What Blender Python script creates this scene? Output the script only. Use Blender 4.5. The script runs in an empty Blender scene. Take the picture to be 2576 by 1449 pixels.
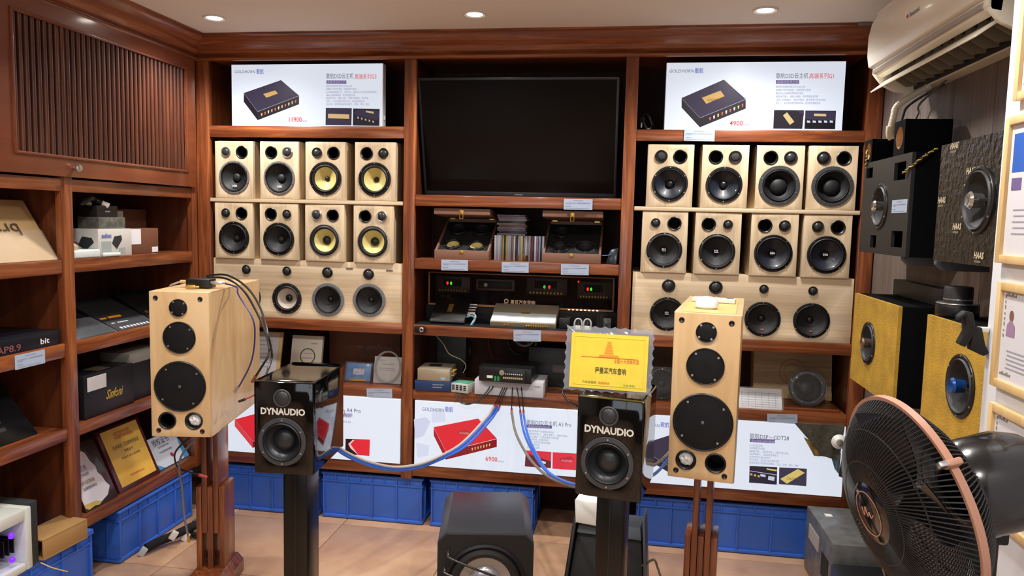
import bpy, bmesh, math, random
from mathutils import Vector, Matrix
random.seed(7)
PI = math.pi
SC = bpy.context.scene
COL = SC.collection

# ------------------------------------------------------------------ camera, light, exposure
CAM = Vector((1.0397, -3.5580, 1.5752)); FPX = 1879.5
CR = Vector((0.98773121, 0.15441217, 0.02332227)); CU = Vector((-0.03710091, 0.08696156, 0.99552057)); CF = Vector((-0.15169236, 0.98417202, -0.09162348))
cd = bpy.data.cameras.new('camera'); cam = bpy.data.objects.new('camera', cd); COL.objects.link(cam)
cd.sensor_width = 36; cd.lens = FPX * 36 / 2576; cd.clip_start = .02
cam.matrix_world = Matrix(((CR.x, CU.x, -CF.x, CAM.x), (CR.y, CU.y, -CF.y, CAM.y), (CR.z, CU.z, -CF.z, CAM.z), (0, 0, 0, 1)))
SC.camera = cam
vs = SC.view_settings; vs.view_transform = 'Standard'; vs.look = 'None'; vs.exposure = 0.3; vs.gamma = 1; vs.use_curve_mapping = False
wd = bpy.data.worlds.new('world'); SC.world = wd; wd.use_nodes = True
wd.node_tree.nodes['Background'].inputs[0].default_value = (.8, .85, 1, 1); wd.node_tree.nodes['Background'].inputs[1].default_value = .02
LAMP_W = 46.0; LAMP_COL = (1.0, .965, .935)
FILL_W = 18.0                                  # power of the fill light added behind the viewer
ZC = 2.44                                    # ceiling height
wl = bpy.data.lights.new('added_fill', 'AREA'); wl.shape = 'RECTANGLE'; wl.size = 1.7; wl.size_y = 1.15; wl.energy = FILL_W; wl.color = (.86, .93, 1.0)  # cool fill light added behind the viewer to even out the front lighting
wo = bpy.data.objects.new('added_fill', wl); COL.objects.link(wo); wo.location = (.3, -5.66, 1.5); wo.rotation_euler = (math.pi / 2, 0, 0)
DOWN = [(-.82, -.38), (.36, -.36), (1.55, -.34), (-.5, -1.75), (.55, -1.75), (1.45, -1.75), (-.6, -3.3), (.5, -3.3), (1.4, -3.3)]

def at(u, v, y):                             # point on the plane y = const seen at photo pixel (u, v)
    d = CF + CR * ((u - 1288) / FPX) - CU * ((v - 724.5) / FPX)
    return CAM + d * ((y - CAM.y) / d.y)
def atx(u, v, x):
    d = CF + CR * ((u - 1288) / FPX) - CU * ((v - 724.5) / FPX)
    return CAM + d * ((x - CAM.x) / d.x)
def atz(u, v, z):
    d = CF + CR * ((u - 1288) / FPX) - CU * ((v - 724.5) / FPX)
    return CAM + d * ((z - CAM.z) / d.z)

# ------------------------------------------------------------------ materials
def lin(c):
    if isinstance(c, str):
        c = [int(c[i:i+2], 16) / 255 for i in (0, 2, 4)]
    return tuple((x / 12.92 if x <= .04045 else ((x + .055) / 1.055) ** 2.4) for x in c) + (1,)
MATS = {}
def mat(name, c, rough=.5, metal=0, coat=0, spec=.5, bump=0, bscale=200, bdist=.002, var=0, vscale=6, emis=0, trans=0, alpha=1, sheen=0):
    if name in MATS: return MATS[name]
    m = bpy.data.materials.new(name); m.use_nodes = True; nt = m.node_tree; b = nt.nodes['Principled BSDF']
    b.inputs['Base Color'].default_value = lin(c); b.inputs['Roughness'].default_value = rough; b.inputs['Metallic'].default_value = metal
    b.inputs['Coat Weight'].default_value = coat; b.inputs['Coat Roughness'].default_value = .08; b.inputs['Specular IOR Level'].default_value = spec
    b.inputs['Transmission Weight'].default_value = trans; b.inputs['Alpha'].default_value = alpha
    if sheen: b.inputs['Sheen Weight'].default_value = sheen
    if emis:
        b.inputs['Emission Color'].default_value = lin(c); b.inputs['Emission Strength'].default_value = emis
    tc = nt.nodes.new('ShaderNodeTexCoord')
    if var:
        n = nt.nodes.new('ShaderNodeTexNoise'); n.inputs['Scale'].default_value = vscale; n.inputs['Detail'].default_value = 6
        nt.links.new(tc.outputs['Object'], n.inputs['Vector'])
        r = nt.nodes.new('ShaderNodeValToRGB'); l = lin(c)
        r.color_ramp.elements[0].position = .3; r.color_ramp.elements[1].position = .7
        r.color_ramp.elements[0].color = tuple(x * (1 - var) for x in l[:3]) + (1,); r.color_ramp.elements[1].color = tuple(min(1, x * (1 + var)) for x in l[:3]) + (1,)
        nt.links.new(n.outputs['Fac'], r.inputs['Fac']); nt.links.new(r.outputs['Color'], b.inputs['Base Color'])
    if bump:
        n = nt.nodes.new('ShaderNodeTexNoise'); n.inputs['Scale'].default_value = bscale; n.inputs['Detail'].default_value = 3
        nt.links.new(tc.outputs['Object'], n.inputs['Vector'])
        bp = nt.nodes.new('ShaderNodeBump'); bp.inputs['Strength'].default_value = bump; bp.inputs['Distance'].default_value = bdist
        nt.links.new(n.outputs['Fac'], bp.inputs['Height']); nt.links.new(bp.outputs['Normal'], b.inputs['Normal'])
    MATS[name] = m; return m

def wood(name, dark, mid, light, scale=(3, 3, 22), rough=.35, coat=.4, bump=.08, rot=(0, 0, 0), planks=0, plank_axis='X', contrast=1.0):
    """grain runs along the axis with the smallest scale"""
    if name in MATS: return MATS[name]
    m = bpy.data.materials.new(name); m.use_nodes = True; nt = m.node_tree; b = nt.nodes['Principled BSDF']
    tc = nt.nodes.new('ShaderNodeTexCoord'); oi = nt.nodes.new('ShaderNodeObjectInfo')
    add = nt.nodes.new('ShaderNodeVectorMath'); add.operation = 'MULTIPLY_ADD'
    cb = nt.nodes.new('ShaderNodeCombineXYZ')
    for i in range(3): nt.links.new(oi.outputs['Random'], cb.inputs[i])
    add.inputs[1].default_value = (7, 11, 5)
    nt.links.new(cb.outputs[0], add.inputs[0]); nt.links.new(tc.outputs['Object'], add.inputs[2])
    mp = nt.nodes.new('ShaderNodeMapping'); mp.inputs['Scale'].default_value = scale; mp.inputs['Rotation'].default_value = rot
    nt.links.new(add.outputs[0], mp.inputs['Vector'])
    n = nt.nodes.new('ShaderNodeTexNoise'); n.inputs['Scale'].default_value = 1; n.inputs['Detail'].default_value = 8; n.inputs['Roughness'].default_value = .62; n.inputs['Distortion'].default_value = 1.2
    nt.links.new(mp.outputs[0], n.inputs['Vector'])
    r = nt.nodes.new('ShaderNodeValToRGB'); e = r.color_ramp.elements
    e[0].position = .5 - .22 / contrast; e[0].color = lin(dark); e[1].position = .5 + .22 / contrast; e[1].color = lin(light); k = e.new(.5); k.color = lin(mid)
    nt.links.new(n.outputs['Fac'], r.inputs['Fac']); out = r.outputs['Color']
    if planks:
        sp = nt.nodes.new('ShaderNodeSeparateXYZ'); nt.links.new(add.outputs[0], sp.inputs[0])
        mu = nt.nodes.new('ShaderNodeMath'); mu.operation = 'MULTIPLY'; mu.inputs[1].default_value = planks; nt.links.new(sp.outputs[plank_axis], mu.inputs[0])
        fl = nt.nodes.new('ShaderNodeMath'); fl.operation = 'FLOOR'; nt.links.new(mu.outputs[0], fl.inputs[0])
        wn = nt.nodes.new('ShaderNodeTexWhiteNoise'); wn.noise_dimensions = '1D'; nt.links.new(fl.outputs[0], wn.inputs['W'])
        mr = nt.nodes.new('ShaderNodeMapRange'); mr.inputs['To Min'].default_value = .86; mr.inputs['To Max'].default_value = 1.05; nt.links.new(wn.outputs['Value'], mr.inputs['Value'])
        mx = nt.nodes.new('ShaderNodeVectorMath'); mx.operation = 'SCALE'; nt.links.new(out, mx.inputs[0]); nt.links.new(mr.outputs[0], mx.inputs['Scale']); out = mx.outputs[0]
    nt.links.new(out, b.inputs['Base Color'])
    b.inputs['Roughness'].default_value = rough; b.inputs['Coat Weight'].default_value = coat; b.inputs['Coat Roughness'].default_value = .12
    bp = nt.nodes.new('ShaderNodeBump'); bp.inputs['Strength'].default_value = bump; bp.inputs['Distance'].default_value = .002
    nt.links.new(n.outputs['Fac'], bp.inputs['Height']); nt.links.new(bp.outputs['Normal'], b.inputs['Normal'])
    MATS[name] = m; return m

def glow(name, c, s):
    """backlit print: diffuse film with light coming through"""
    if name in MATS: return MATS[name]
    m = bpy.data.materials.new(name); m.use_nodes = True; b = m.node_tree.nodes['Principled BSDF']; l = lin(c)
    b.inputs['Base Color'].default_value = tuple(x * .25 for x in l[:3]) + (1,); b.inputs['Roughness'].default_value = .25
    b.inputs['Emission Color'].default_value = l; b.inputs['Emission Strength'].default_value = s
    MATS[name] = m; return m

CH = ('4A2210', '7A3F20', 'A86434')
WV = wood('cherry wood upright grain', *CH, scale=(26, 26, 1.6))
WH = wood('cherry wood level grain', *CH, scale=(1.6, 26, 26))
WSV = wood('plain cherry side', '46200F', '5C2D17', '703C20', scale=(14, 14, 1.2), coat=.35, contrast=.9)
WSL = wood('dark cherry dowel', '2C1209', '4C2413', '683820', scale=(30, 30, 1.4), coat=.5)
WS = wood('smooth cherry veneer', '5E2C16', '71391F', '7E4426', scale=(4, 1.0, 9), coat=.5, contrast=.8, bump=.03)
WY = wood('cherry wood grain along the side', *CH, scale=(26, 1.6, 26))
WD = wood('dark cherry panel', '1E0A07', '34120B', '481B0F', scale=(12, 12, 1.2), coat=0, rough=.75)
BV = wood('pale rubberwood upright', 'C6AC88', 'D8C2A0', 'E0CDB0', scale=(40, 40, 1.5), rough=.45, coat=.12, bump=.03, planks=22, contrast=.9)
BH = wood('pale rubberwood level', 'C6AC88', 'DAC4A2', 'E2CFB4', scale=(1.2, 40, 40), rough=.45, coat=.12, bump=.03, planks=18, plank_axis='Z', contrast=.9)
MP = wood('golden maple veneer', 'C29C68', 'CFAC7C', 'D7B88A', scale=(9, 9, 1.5), rough=.42, coat=.15, bump=.02)
BLK = mat('black plastic', '0E0E10', .38)
BLKM = mat('matt black', '0B0B0C', .7)
BLKG = mat('gloss black lacquer', '050506', .06, coat=.15, spec=.4)
RUB = mat('black rubber', '121214', .55)
GRY = mat('dark grey cast frame', '3C3E40', .45)
GRYL = mat('grey cast frame', '7C7C7C', .4, metal=.3)
SIL = mat('silver metal', 'B8B8B8', .28, metal=.9)
WHT = mat('white paper', 'E4E6EA', .6)
WHP = mat('white plastic', 'E8E6DE', .3)
CRM = mat('cream plastic', 'E8E2D0', .38)
GOLD = mat('gold metal', 'C8A04A', .3, metal=.8)
INK = mat('dark ink', '2A2E38', .6)
INKG = mat('grey ink', '8A90A0', .6)
INKR = mat('red ink', 'C8302A', .6)
YC = mat('yellow woven cone', 'D8C87C', .45, bump=.15, bscale=600)
CONE = mat('black paper cone', '15171A', .58)
CONEB = mat('blue black woven cone', '151C2A', .42, coat=.2, bump=.2, bscale=700)
WC = mat('white paper cone', 'BDB0A2', .6)
BLUE = mat('blue crate plastic', '3A6CCE', .38)
CARD = mat('brown cardboard', 'A67F4C', .7, var=.08)
CARDD = mat('dark brown cardboard', '6E4430', .7, var=.1)
CLEAR = mat('clear plastic film', 'FFFFFF', .12, alpha=.05, spec=.8)

# ------------------------------------------------------------------ mesh builder
def T(x, y, z): return Matrix.Translation((x, y, z))
def RX(a): return Matrix.Rotation(a, 4, 'X')
def RY(a): return Matrix.Rotation(a, 4, 'Y')
def RZ(a): return Matrix.Rotation(a, 4, 'Z')
def rad(a): return a * PI / 180

class MB:
    def __init__(s, M=None): s.v = []; s.f = []; s.mi = []; s.M = M or Matrix.Identity(4)
    def add(s, vs, fs, m=0, M=None):
        n = len(s.v); X = s.M @ M if M is not None else s.M
        s.v += [X @ Vector(p) for p in vs]; s.f += [tuple(i + n for i in f) for f in fs]; s.mi += [m] * len(fs); return s
    def box(s, x0, x1, y0, y1, z0, z1, m=0, M=None):
        return s.add([(x0,y0,z0),(x1,y0,z0),(x1,y1,z0),(x0,y1,z0),(x0,y0,z1),(x1,y0,z1),(x1,y1,z1),(x0,y1,z1)],
                     [(0,3,2,1),(4,5,6,7),(0,1,5,4),(1,2,6,5),(2,3,7,6),(3,0,4,7)], m, M)
    def hexa(s, b, t, m=0, M=None):            # 4 bottom points, 4 top points, both counter-clockwise from above
        return s.add(list(b) + list(t), [(0,3,2,1),(4,5,6,7),(0,1,5,4),(1,2,6,5),(2,3,7,6),(3,0,4,7)], m, M)
    def prism(s, poly, a0, a1, axis='Y', m=0, M=None):
        n = len(poly)
        def P(p, a): return {'Y': (p[0], a, p[1]), 'X': (a, p[0], p[1]), 'Z': (p[0], p[1], a)}[axis]
        vs = [P(p, a0) for p in poly] + [P(p, a1) for p in poly]
        fs = [(i, (i + 1) % n, n + (i + 1) % n, n + i) for i in range(n)] + [tuple(range(n))[::-1], tuple(range(n, 2 * n))]
        return s.add(vs, fs, m, M)
    def lathe(s, prof, seg=32, m=0, M=None, caps=True, a0=0, a1=2 * PI):
        """profile (r, d) turned about the y axis, d towards the viewer (-y)"""
        vs = []; fs = []; full = abs(a1 - a0 - 2 * PI) < 1e-6; k = seg if full else seg + 1
        for (r, d) in prof:
            for i in range(k):
                a = a0 + (a1 - a0) * i / seg; vs.append((r * math.cos(a), -d, r * math.sin(a)))
        for j in range(len(prof) - 1):
            for i in range(seg):
                i2 = (i + 1) % k; fs.append((j*k+i, j*k+i2, (j+1)*k+i2, (j+1)*k+i))
        if caps and full:
            if prof[0][0] > 1e-5: fs.append(tuple(range(k))[::-1])
            if prof[-1][0] > 1e-5: fs.append(tuple((len(prof)-1)*k + i for i in range(k)))
        return s.add(vs, fs, m, M)
    def tube(s, pts, r, seg=8, m=0, M=None, closed=False):
        pts = [Vector(p) for p in pts]; n = len(pts); vs = []; fs = []; up = None
        for i, p in enumerate(pts):
            a = pts[(i - 1) % n] if (closed or i) else p; b = pts[(i + 1) % n] if (closed or i < n - 1) else p
            t = (b - a).normalized() if (b - a).length > 1e-9 else Vector((0, 0, 1))
            if up is None: up = t.orthogonal().normalized()
            up = (up - t * up.dot(t)); up = up.normalized() if up.length > 1e-6 else t.orthogonal().normalized()
            w = t.cross(up); rr = r[i] if isinstance(r, (list, tuple)) else r
            for k in range(seg):
                c = 2 * PI * k / seg; vs.append(p + (up * math.cos(c) + w * math.sin(c)) * rr)
        for i in range(n if closed else n - 1):
            j = (i + 1) % n
            for k in range(seg): k2 = (k + 1) % seg; fs.append((i*seg+k, i*seg+k2, j*seg+k2, j*seg+k))
        if not closed: fs += [tuple(range(seg))[::-1], tuple((n-1)*seg + k for k in range(seg))]
        return s.add(vs, fs, m, M)
    def quad(s, a, b, c, d, m=0, M=None): return s.add([a, b, c, d], [(0, 1, 2, 3)], m, M)
    def face(s, pts, m=0, M=None): return s.add(pts, [tuple(range(len(pts)))], m, M)
    def holed(s, w, h, holes, t=.018, m=0, M=None, seg=32, outer=None):
        """board lying in x (-w/2..w/2), z (0..h), front at y=0, thickness t, with round holes (x, z, r) cut through"""
        bm = bmesh.new(); loops = []
        o = outer or [(-w/2, 0), (w/2, 0), (w/2, h), (-w/2, h)]
        def ring(pts):
            vs = [bm.verts.new((p[0], 0, p[1])) for p in pts]
            for i in range(len(vs)): bm.edges.new((vs[i], vs[(i + 1) % len(vs)]))
            return vs
        loops.append(ring(o))
        for hl in holes:
            if len(hl) == 4: a_, b_, c_, d_ = hl; loops.append(ring([(a_, b_), (c_, b_), (c_, d_), (a_, d_)])); continue
            x, z, r = hl; loops.append(ring([(x + r * math.cos(2*PI*i/seg), z + r * math.sin(2*PI*i/seg)) for i in range(seg)]))
        bmesh.ops.triangle_fill(bm, use_beauty=True, edges=bm.edges[:], normal=(0, -1, 0))
        bm.verts.index_update()
        vs = [v.co.copy() for v in bm.verts]; tris = [tuple(v.index for v in f.verts) for f in bm.faces]; n = len(vs)
        idx = [[v.index for v in lp] for lp in loops]; bm.free()
        fs = []
        for tr in tris:
            a, b, c = (vs[i] for i in tr); nn = (b - a).cross(c - a)
            tr = tr if nn.y < 0 else tr[::-1]
            fs.append(tr); fs.append(tuple(i + n for i in tr[::-1]))
        for lp in idx:
            for i in range(len(lp)): j = (i + 1) % len(lp); fs.append((lp[i], lp[i] + n, lp[j] + n, lp[j]))
        return s.add(vs + [Vector((p.x, t, p.z)) for p in vs], fs, m, M)
    def mesh(s, name, bevel=0, smooth=35, seg=2):
        me = bpy.data.meshes.new(name); me.from_pydata([tuple(p) for p in s.v], [], s.f)
        for i, p in enumerate(me.polygons): p.material_index = s.mi[i]
        bm = bmesh.new(); bm.from_mesh(me)
        bmesh.ops.remove_doubles(bm, verts=bm.verts[:], dist=1e-6)
        bmesh.ops.recalc_face_normals(bm, faces=bm.faces[:])
        if bevel:
            es = [e for e in bm.edges if len(e.link_faces) == 2 and e.calc_face_angle(0) > rad(40)]
            bmesh.ops.bevel(bm, geom=es, offset=bevel, segments=seg, affect='EDGES', profile=.5, clamp_overlap=True)
        if smooth:
            for f in bm.faces: f.smooth = True
            for e in bm.edges: e.smooth = len(e.link_faces) == 2 and e.calc_face_angle(0) < rad(smooth)
        bm.to_mesh(me); bm.free(); return me
    def build(s, name, mats, parent=None, bevel=0, smooth=35, loc=(0, 0, 0), seg=2):
        return link(name, s.mesh(name, bevel, smooth, seg), mats, parent, loc)

def link(name, me, mats, parent=None, loc=(0, 0, 0)):
    if not isinstance(mats, (list, tuple)): mats = [mats]
    if not me.materials:
        for m in mats: me.materials.append(m)
    o = bpy.data.objects.new(name, me); COL.objects.link(o); o.location = loc
    if parent: o.parent = parent
    return o
def tag(o, label=None, cat=None, group=None, kind=None):
    if label: o['label'] = label
    if cat: o['category'] = cat
    if group: o['group'] = group
    if kind: o['kind'] = kind
    return o
def thing(name, label, cat, loc=(0, 0, 0), rz=0, group=None, rx=0, ry=0):
    o = bpy.data.objects.new(name, None); COL.objects.link(o); o.location = loc; o.rotation_euler = (rx, ry, rz); o.empty_display_size = .05
    return tag(o, label, cat, group)
def struct(o): o['kind'] = 'structure'; return o

FONT = bpy.data.curves.new('lettering', 'FONT'); FOBJ = bpy.data.objects.new('lettering', FONT)
def text_into(mb, body, size, M, m=0, align='LEFT', width=None, shear=0, bold=0, sx=1.0):
    """lettering lying in the local xz plane, facing -y"""
    FONT.body = body; FONT.size = size; FONT.align_x = align; FONT.resolution_u = 2; FONT.shear = shear; FONT.offset = bold
    me = bpy.data.meshes.new_from_object(FOBJ)
    vs = [v.co.copy() for v in me.vertices]; k = sx
    if width and vs:
        w = max(v.x for v in vs) - min(v.x for v in vs); k = width / w if w > 0 else 1
    mb.add([(v.x * k, 0, v.y) for v in vs], [tuple(p.vertices) for p in me.polygons], m, M)
    bpy.data.meshes.remove(me)
def lettering(name, lines, mats, parent, loc=(0, 0, 0)):
    """lines: (body, size, matrix, material index, options); every line is a part of its own"""
    for ln in lines:
        mb = MB(); text_into(mb, ln[0], ln[1], ln[2], 0, **(ln[4] if len(ln) > 4 else {}))
        me = bpy.data.meshes.new(name); me.from_pydata([tuple(p) for p in mb.v], [], mb.f)
        link(name, me, mats[ln[3] if len(ln) > 3 else 0], parent, loc)
def spline(pts, n=10):
    pts = [Vector(p) for p in pts]; out = []
    for i in range(len(pts) - 1):
        p0 = pts[max(i - 1, 0)]; p1 = pts[i]; p2 = pts[i + 1]; p3 = pts[min(i + 2, len(pts) - 1)]
        for k in range(n):
            t = k / n; out.append(.5 * ((2 * p1) + (p2 - p0) * t + (2*p0 - 5*p1 + 4*p2 - p3) * t*t + (3*p1 - p0 - 3*p2 + p3) * t**3))
    return out + [pts[-1]]

# ------------------------------------------------------------------ the room
XL = -1.15; XR = 2.13; XP = 1.85; YP = -1.73; YB = .43; YF = -5.6
CEIL = mat('ceiling paint', 'E6E1DB', .8); WALLP = mat('white wall paint', 'D9DBDF', .6); WALLD = mat('plain plaster', 'C9C2B8', .8)
GROUT = mat('tile grout', '8A7C6C', .8)
def floor_mat():
    m = bpy.data.materials.new('beige glazed tile'); m.use_nodes = True; nt = m.node_tree; b = nt.nodes['Principled BSDF']
    tc = nt.nodes.new('ShaderNodeTexCoord'); oi = nt.nodes.new('ShaderNodeObjectInfo'); cb = nt.nodes.new('ShaderNodeCombineXYZ')
    for i in range(3): nt.links.new(oi.outputs['Random'], cb.inputs[i])
    ad = nt.nodes.new('ShaderNodeVectorMath'); ad.operation = 'MULTIPLY_ADD'; ad.inputs[1].default_value = (9, 5, 3); nt.links.new(cb.outputs[0], ad.inputs[0]); nt.links.new(tc.outputs['Object'], ad.inputs[2])
    n = nt.nodes.new('ShaderNodeTexNoise'); n.inputs['Scale'].default_value = 4; n.inputs['Detail'].default_value = 7; n.inputs['Roughness'].default_value = .6; nt.links.new(ad.outputs[0], n.inputs['Vector'])
    r = nt.nodes.new('ShaderNodeValToRGB'); e = r.color_ramp.elements; e[0].position = .3; e[0].color = lin('AC8468'); e[1].position = .72; e[1].color = lin('CCA684')
    nt.links.new(n.outputs['Fac'], r.inputs['Fac']); nt.links.new(r.outputs[0], b.inputs['Base Color']); b.inputs['Roughness'].default_value = .32
    return m
FLM = floor_mat()
o = struct(MB().box(-1.75, 2.4, YF, .6, -.06, -.006).build('floor', GROUT))
tm = MB().box(-.298, .298, -.298, .298, -.01, 0).mesh('tile', .003); tm.materials.append(FLM)
for i in range(-3, 4):
    for j in range(0, 10):
        k = bpy.data.objects.new('tile', tm); COL.objects.link(k); k.parent = o; k.location = (-.055 + .6 * i if False else -.355 + .3 + .6 * i, -.03 + .3 - .6 * j, 0)
struct(MB().box(-1.75, 2.4, YF, .6, ZC, ZC + .06).build('ceiling', CEIL))
struct(MB().box(-1.75, 2.4, YB, YB + .1, 0, ZC).build('wall_back', WALLD))
struct(MB().box(-1.75, -1.6, YF, YB, 0, ZC).build('wall_left', WALLD))
wf = MB()
for (a, b, c, d) in ((-1.75, -.6, 0, ZC), (1.2, 2.4, 0, ZC), (-.6, 1.2, 0, .9), (-.6, 1.2, 2.1, ZC)): wf.box(a, b, YF - .1, YF, c, d)
struct(wf.build('wall_front', mat('dim front wall', '6A5C50', .8)))
wn = struct(MB().box(-.58, 1.18, YF - .05, YF - .045, .92, 2.08).build('added_window_1', mat('added window glass', 'FFFFFF', .02, alpha=.06)))  # unseen window, added to go with the fill light outside it
for (a, b, c, d) in ((-.6, -.56, .9, 2.1), (1.16, 1.2, .9, 2.1), (.28, .32, .94, 2.06), (-.56, 1.16, .9, .94), (-.56, 1.16, 2.06, 2.1)): MB().box(a, b, YF - .07, YF - .02, c, d).build('added_window_frame', mat('white added window frame', 'D8D8D6', .4), wn)
struct(MB().box(XP, 2.4, YF, YP, 0, ZC).build('wall_right_front', WALLP, bevel=.006))
GW = wood('grey brown wall board', '5A4E48', '6C5F57', '7C6E64', scale=(30, 30, 1.2), rough=.6, coat=0)
wr = struct(MB().box(XR + .008, 2.4, YP, YB, 0, ZC).build('wall_right', mat('wall substrate', '2A2422', .8)))
for i, (a, b) in enumerate([(.43, .3), (.3, .16), (.16, -.13), (-.13, -.43), (-.43, -.73), (-.73, -1.03), (-1.03, -1.33), (-1.33, -1.73)]):
    MB().box(XR, XR + .01, b + .0015, a - .0015, 0, ZC).build('panel', GW, wr, bevel=.001)

LENS = glow('lit lamp lens', 'FFF6E8', 30)
RIM = mat('white lamp trim', 'D8D6D0', .4)
def downlight(x, y, label, group):
    t = thing('downlight', label, 'light', (x, y, ZC), 0, group)
    M = RX(PI / 2)
    MB().lathe([(.034, .001), (.034, .004), (.046, .007), (.05, .004), (.05, 0)], 32, M=M, caps=False).build('trim_ring', RIM, t)
    MB().lathe([(.033, .002), (.02, .004), (0, .005)], 32, M=M, caps=False).build('lens', LENS, t)
    l = bpy.data.lights.new('bulb', 'SPOT'); l.energy = LAMP_W; l.color = LAMP_COL; l.spot_size = rad(150); l.spot_blend = .85; l.shadow_soft_size = .045
    lo = bpy.data.objects.new('bulb', l); COL.objects.link(lo); lo.location = (0, 0, -.05); lo.parent = t
for i, (x, y) in enumerate(DOWN):
    lb = ['recessed ceiling spotlight nearest the louvered cabinet door', 'recessed ceiling spotlight above the television', 'recessed ceiling spotlight nearest the air conditioner'][i] if i < 3 else ['', '', '', 'second row ceiling spotlight near the louvered side cabinet', 'second row ceiling spotlight in the middle of the room', 'second row ceiling spotlight near the white wall', 'third row ceiling spotlight on the side cabinet side', 'third row ceiling spotlight behind the viewer', 'third row ceiling spotlight near the framed certificates'][i]
    downlight(x, y, lb, 'recessed ceiling lights')

# ------------------------------------------------------------------ bookcase along the back
bc = thing('bookcase', 'long cherry wood wall bookcase of three bays with crown moulding', 'bookcase', (0, 0, 0))
ZT = 2.36
for x0, x1 in ((-1.15, -1.08), (-.058, 0), (1.0, 1.058), (2.06, 2.125)):
    MB().box(x0, x1, 0, .03, .255, ZT).build('post', WV, bc, bevel=.003)
    c = (x0 + x1) / 2
    MB().box(max(c - .012, x0 + .002), c + .012, .03, .40, .26, ZT).build('side_panel', WSV, bc)
for a, b in ((-1.08, -.058), (0, 1.0), (1.058, 2.06)):
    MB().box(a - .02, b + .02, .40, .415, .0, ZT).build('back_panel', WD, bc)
    MB().box(a, b, .02, .40, ZT - .02, ZT).build('top_board', WH, bc)
SH = {'l': [(2.012, 1.955), (1.0436, .991), (.714, .664), (.328, .27)], 'c': [(1.684, 1.63), (1.372, 1.321), (1.0436, .991), (.714, .664), (.328, .27)], 'r': [(2.003, 1.951), (1.0436, .991), (.714, .664), (.328, .27)]}
for bay, (a, b) in (('l', (-1.08, -.058)), ('c', (0, 1.0)), ('r', (1.058, 2.06))):
    for zt, zb in SH[bay]:
        MB().prism([(.004, zb), (.026, zb), (.026, zt - .022), (.40, zt - .022), (.40, zt), (.004, zt)], a, b, 'X').build('shelf', WH, bc, bevel=.0025)
# slats lying on the low shelves of the middle and right bays
for a, b in ((.62, .98), (1.62, 2.04)):
    for k in range(9): MB().box(a, b, .05 + k * .03, .07 + k * .03, .7142, .7222).build('slat', WH, bc, bevel=.001)
CP = [(0, 2.33), (-.012, 2.332), (-.018, 2.342), (-.012, 2.352), (-.006, 2.356), (-.014, 2.362), (-.024, 2.366), (-.03, 2.376), (-.05, 2.386), (-.078, 2.404), (-.096, 2.418), (-.104, 2.428), (-.116, 2.43), (-.116, 2.4395), (0, 2.4395)]
MB().prism(CP, -1.15, 2.125, 'X').build('crown_moulding', WH, bc, smooth=50)
BW = mat('dark cable behind shelf', '0A0A0A', .5)

# ------------------------------------------------------------------ cabinet along the left wall
lc = thing('side_cabinet', 'cherry wood side cabinet with a louvered door over open shelves', 'cabinet', (XL, 0, 0))
YE = -2.75
for y0, y1 in ((-.045, 0), (-.932, -.872), (-1.85, -1.79), (YE, YE + .06)):
    MB().box(-.03, 0, y0, y1, .245, ZT).build('stile', WV, lc, bevel=.003)
    MB().box(-.42, -.03, (y0 + y1) / 2 - .012, (y0 + y1) / 2 + .012, .258, 1.66).build('side_panel', WSV, lc)
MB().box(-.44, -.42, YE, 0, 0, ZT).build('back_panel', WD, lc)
MB().box(-.42, -.03, YE, 0, 1.66, 1.69).build('cabinet_bottom', WY, lc)
MB().box(-.03, -.002, YE, -.045, 1.643, 1.693).build('rail', WY, lc, bevel=.003)
for a, b in ((-.872, -.045), (-1.79, -.932), (YE + .06, -1.85)):
    for zt, zb in ((1.375, 1.32), (1.043, .987), (.697, .65), (.302, .248)):
        if zt < .4 and b < -.9: continue
        MB().prism([(-.004, zb), (-.026, zb), (-.026, zt - .022), (-.42, zt - .022), (-.42, zt), (-.004, zt)], a, b, 'Y', M=Matrix(((1, 0, 0, 0), (0, 1, 0, 0), (0, 0, 1, 0), (0, 0, 0, 1)))).build('shelf', WY, lc, bevel=.0025)
mb = MB(); mb.prism([(-p[0], p[1]) for p in CP], YE, 0, 'Y'); mb.build('crown_moulding', WY, lc, smooth=50)
def door(y0, y1, knob):
    d = MB().box(-.012, .012, y0, y1, 1.70, 2.352)
    d = MB()
    s0, s1, z0, z1 = y0 + .094, y1 - .07, 1.768, 2.28
    d.box(-.01, .014, y0, s0, 1.70, 2.352).box(-.01, .014, s1, y1, 1.70, 2.352).box(-.01, .0139, s0, s1, 1.70, z0).box(-.01, .0139, s0, s1, z1, 2.352)
    dr = d.build('door', WS, lc); MB().box(-.01, -.006, s0, s1, z0, z1).build('door_back', mat('dark door back', '1A0806', .6), dr)
    b = .012
    f = MB().box(.004, .02, s0, s0 + b, z0, z1).box(.004, .02, s1 - b, s1, z0, z1).box(.004, .0199, s0 + b, s1 - b, z0, z0 + b).box(.004, .0199, s0 + b, s1 - b, z1 - b, z1)
    f.build('bead', WS, dr, bevel=.003)
    n = 36; w = (s1 - s0 - 2 * b) / n
    pts = [(math.cos(PI * (i / 8 - .5)) * .012, math.sin(PI * (i / 8 - .5)) * w * .33) for i in range(9)]
    sm = MB().prism(pts + [(-.003, w * .33), (-.003, -w * .33)], z0 + b, z1 - b, 'Z').mesh('slat', 0, 60); sm.materials.append(WSL)
    for i in range(n):
        k = bpy.data.objects.new('slat', sm); COL.objects.link(k); k.parent = dr; k.location = (-.002, s0 + b + w * (i + .5), 0)
    kb = MB().lathe([(.006, 0), (.006, .012), (.013, .018), (.015, .024), (.012, .03), (0, .032)], 20, M=T(.013, knob, 1.736) @ RZ(PI / 2)).build('knob', SIL, dr)
    return dr
door(-1.262, -.03, -.878)
door(-2.52, -1.285, -1.9)

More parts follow.
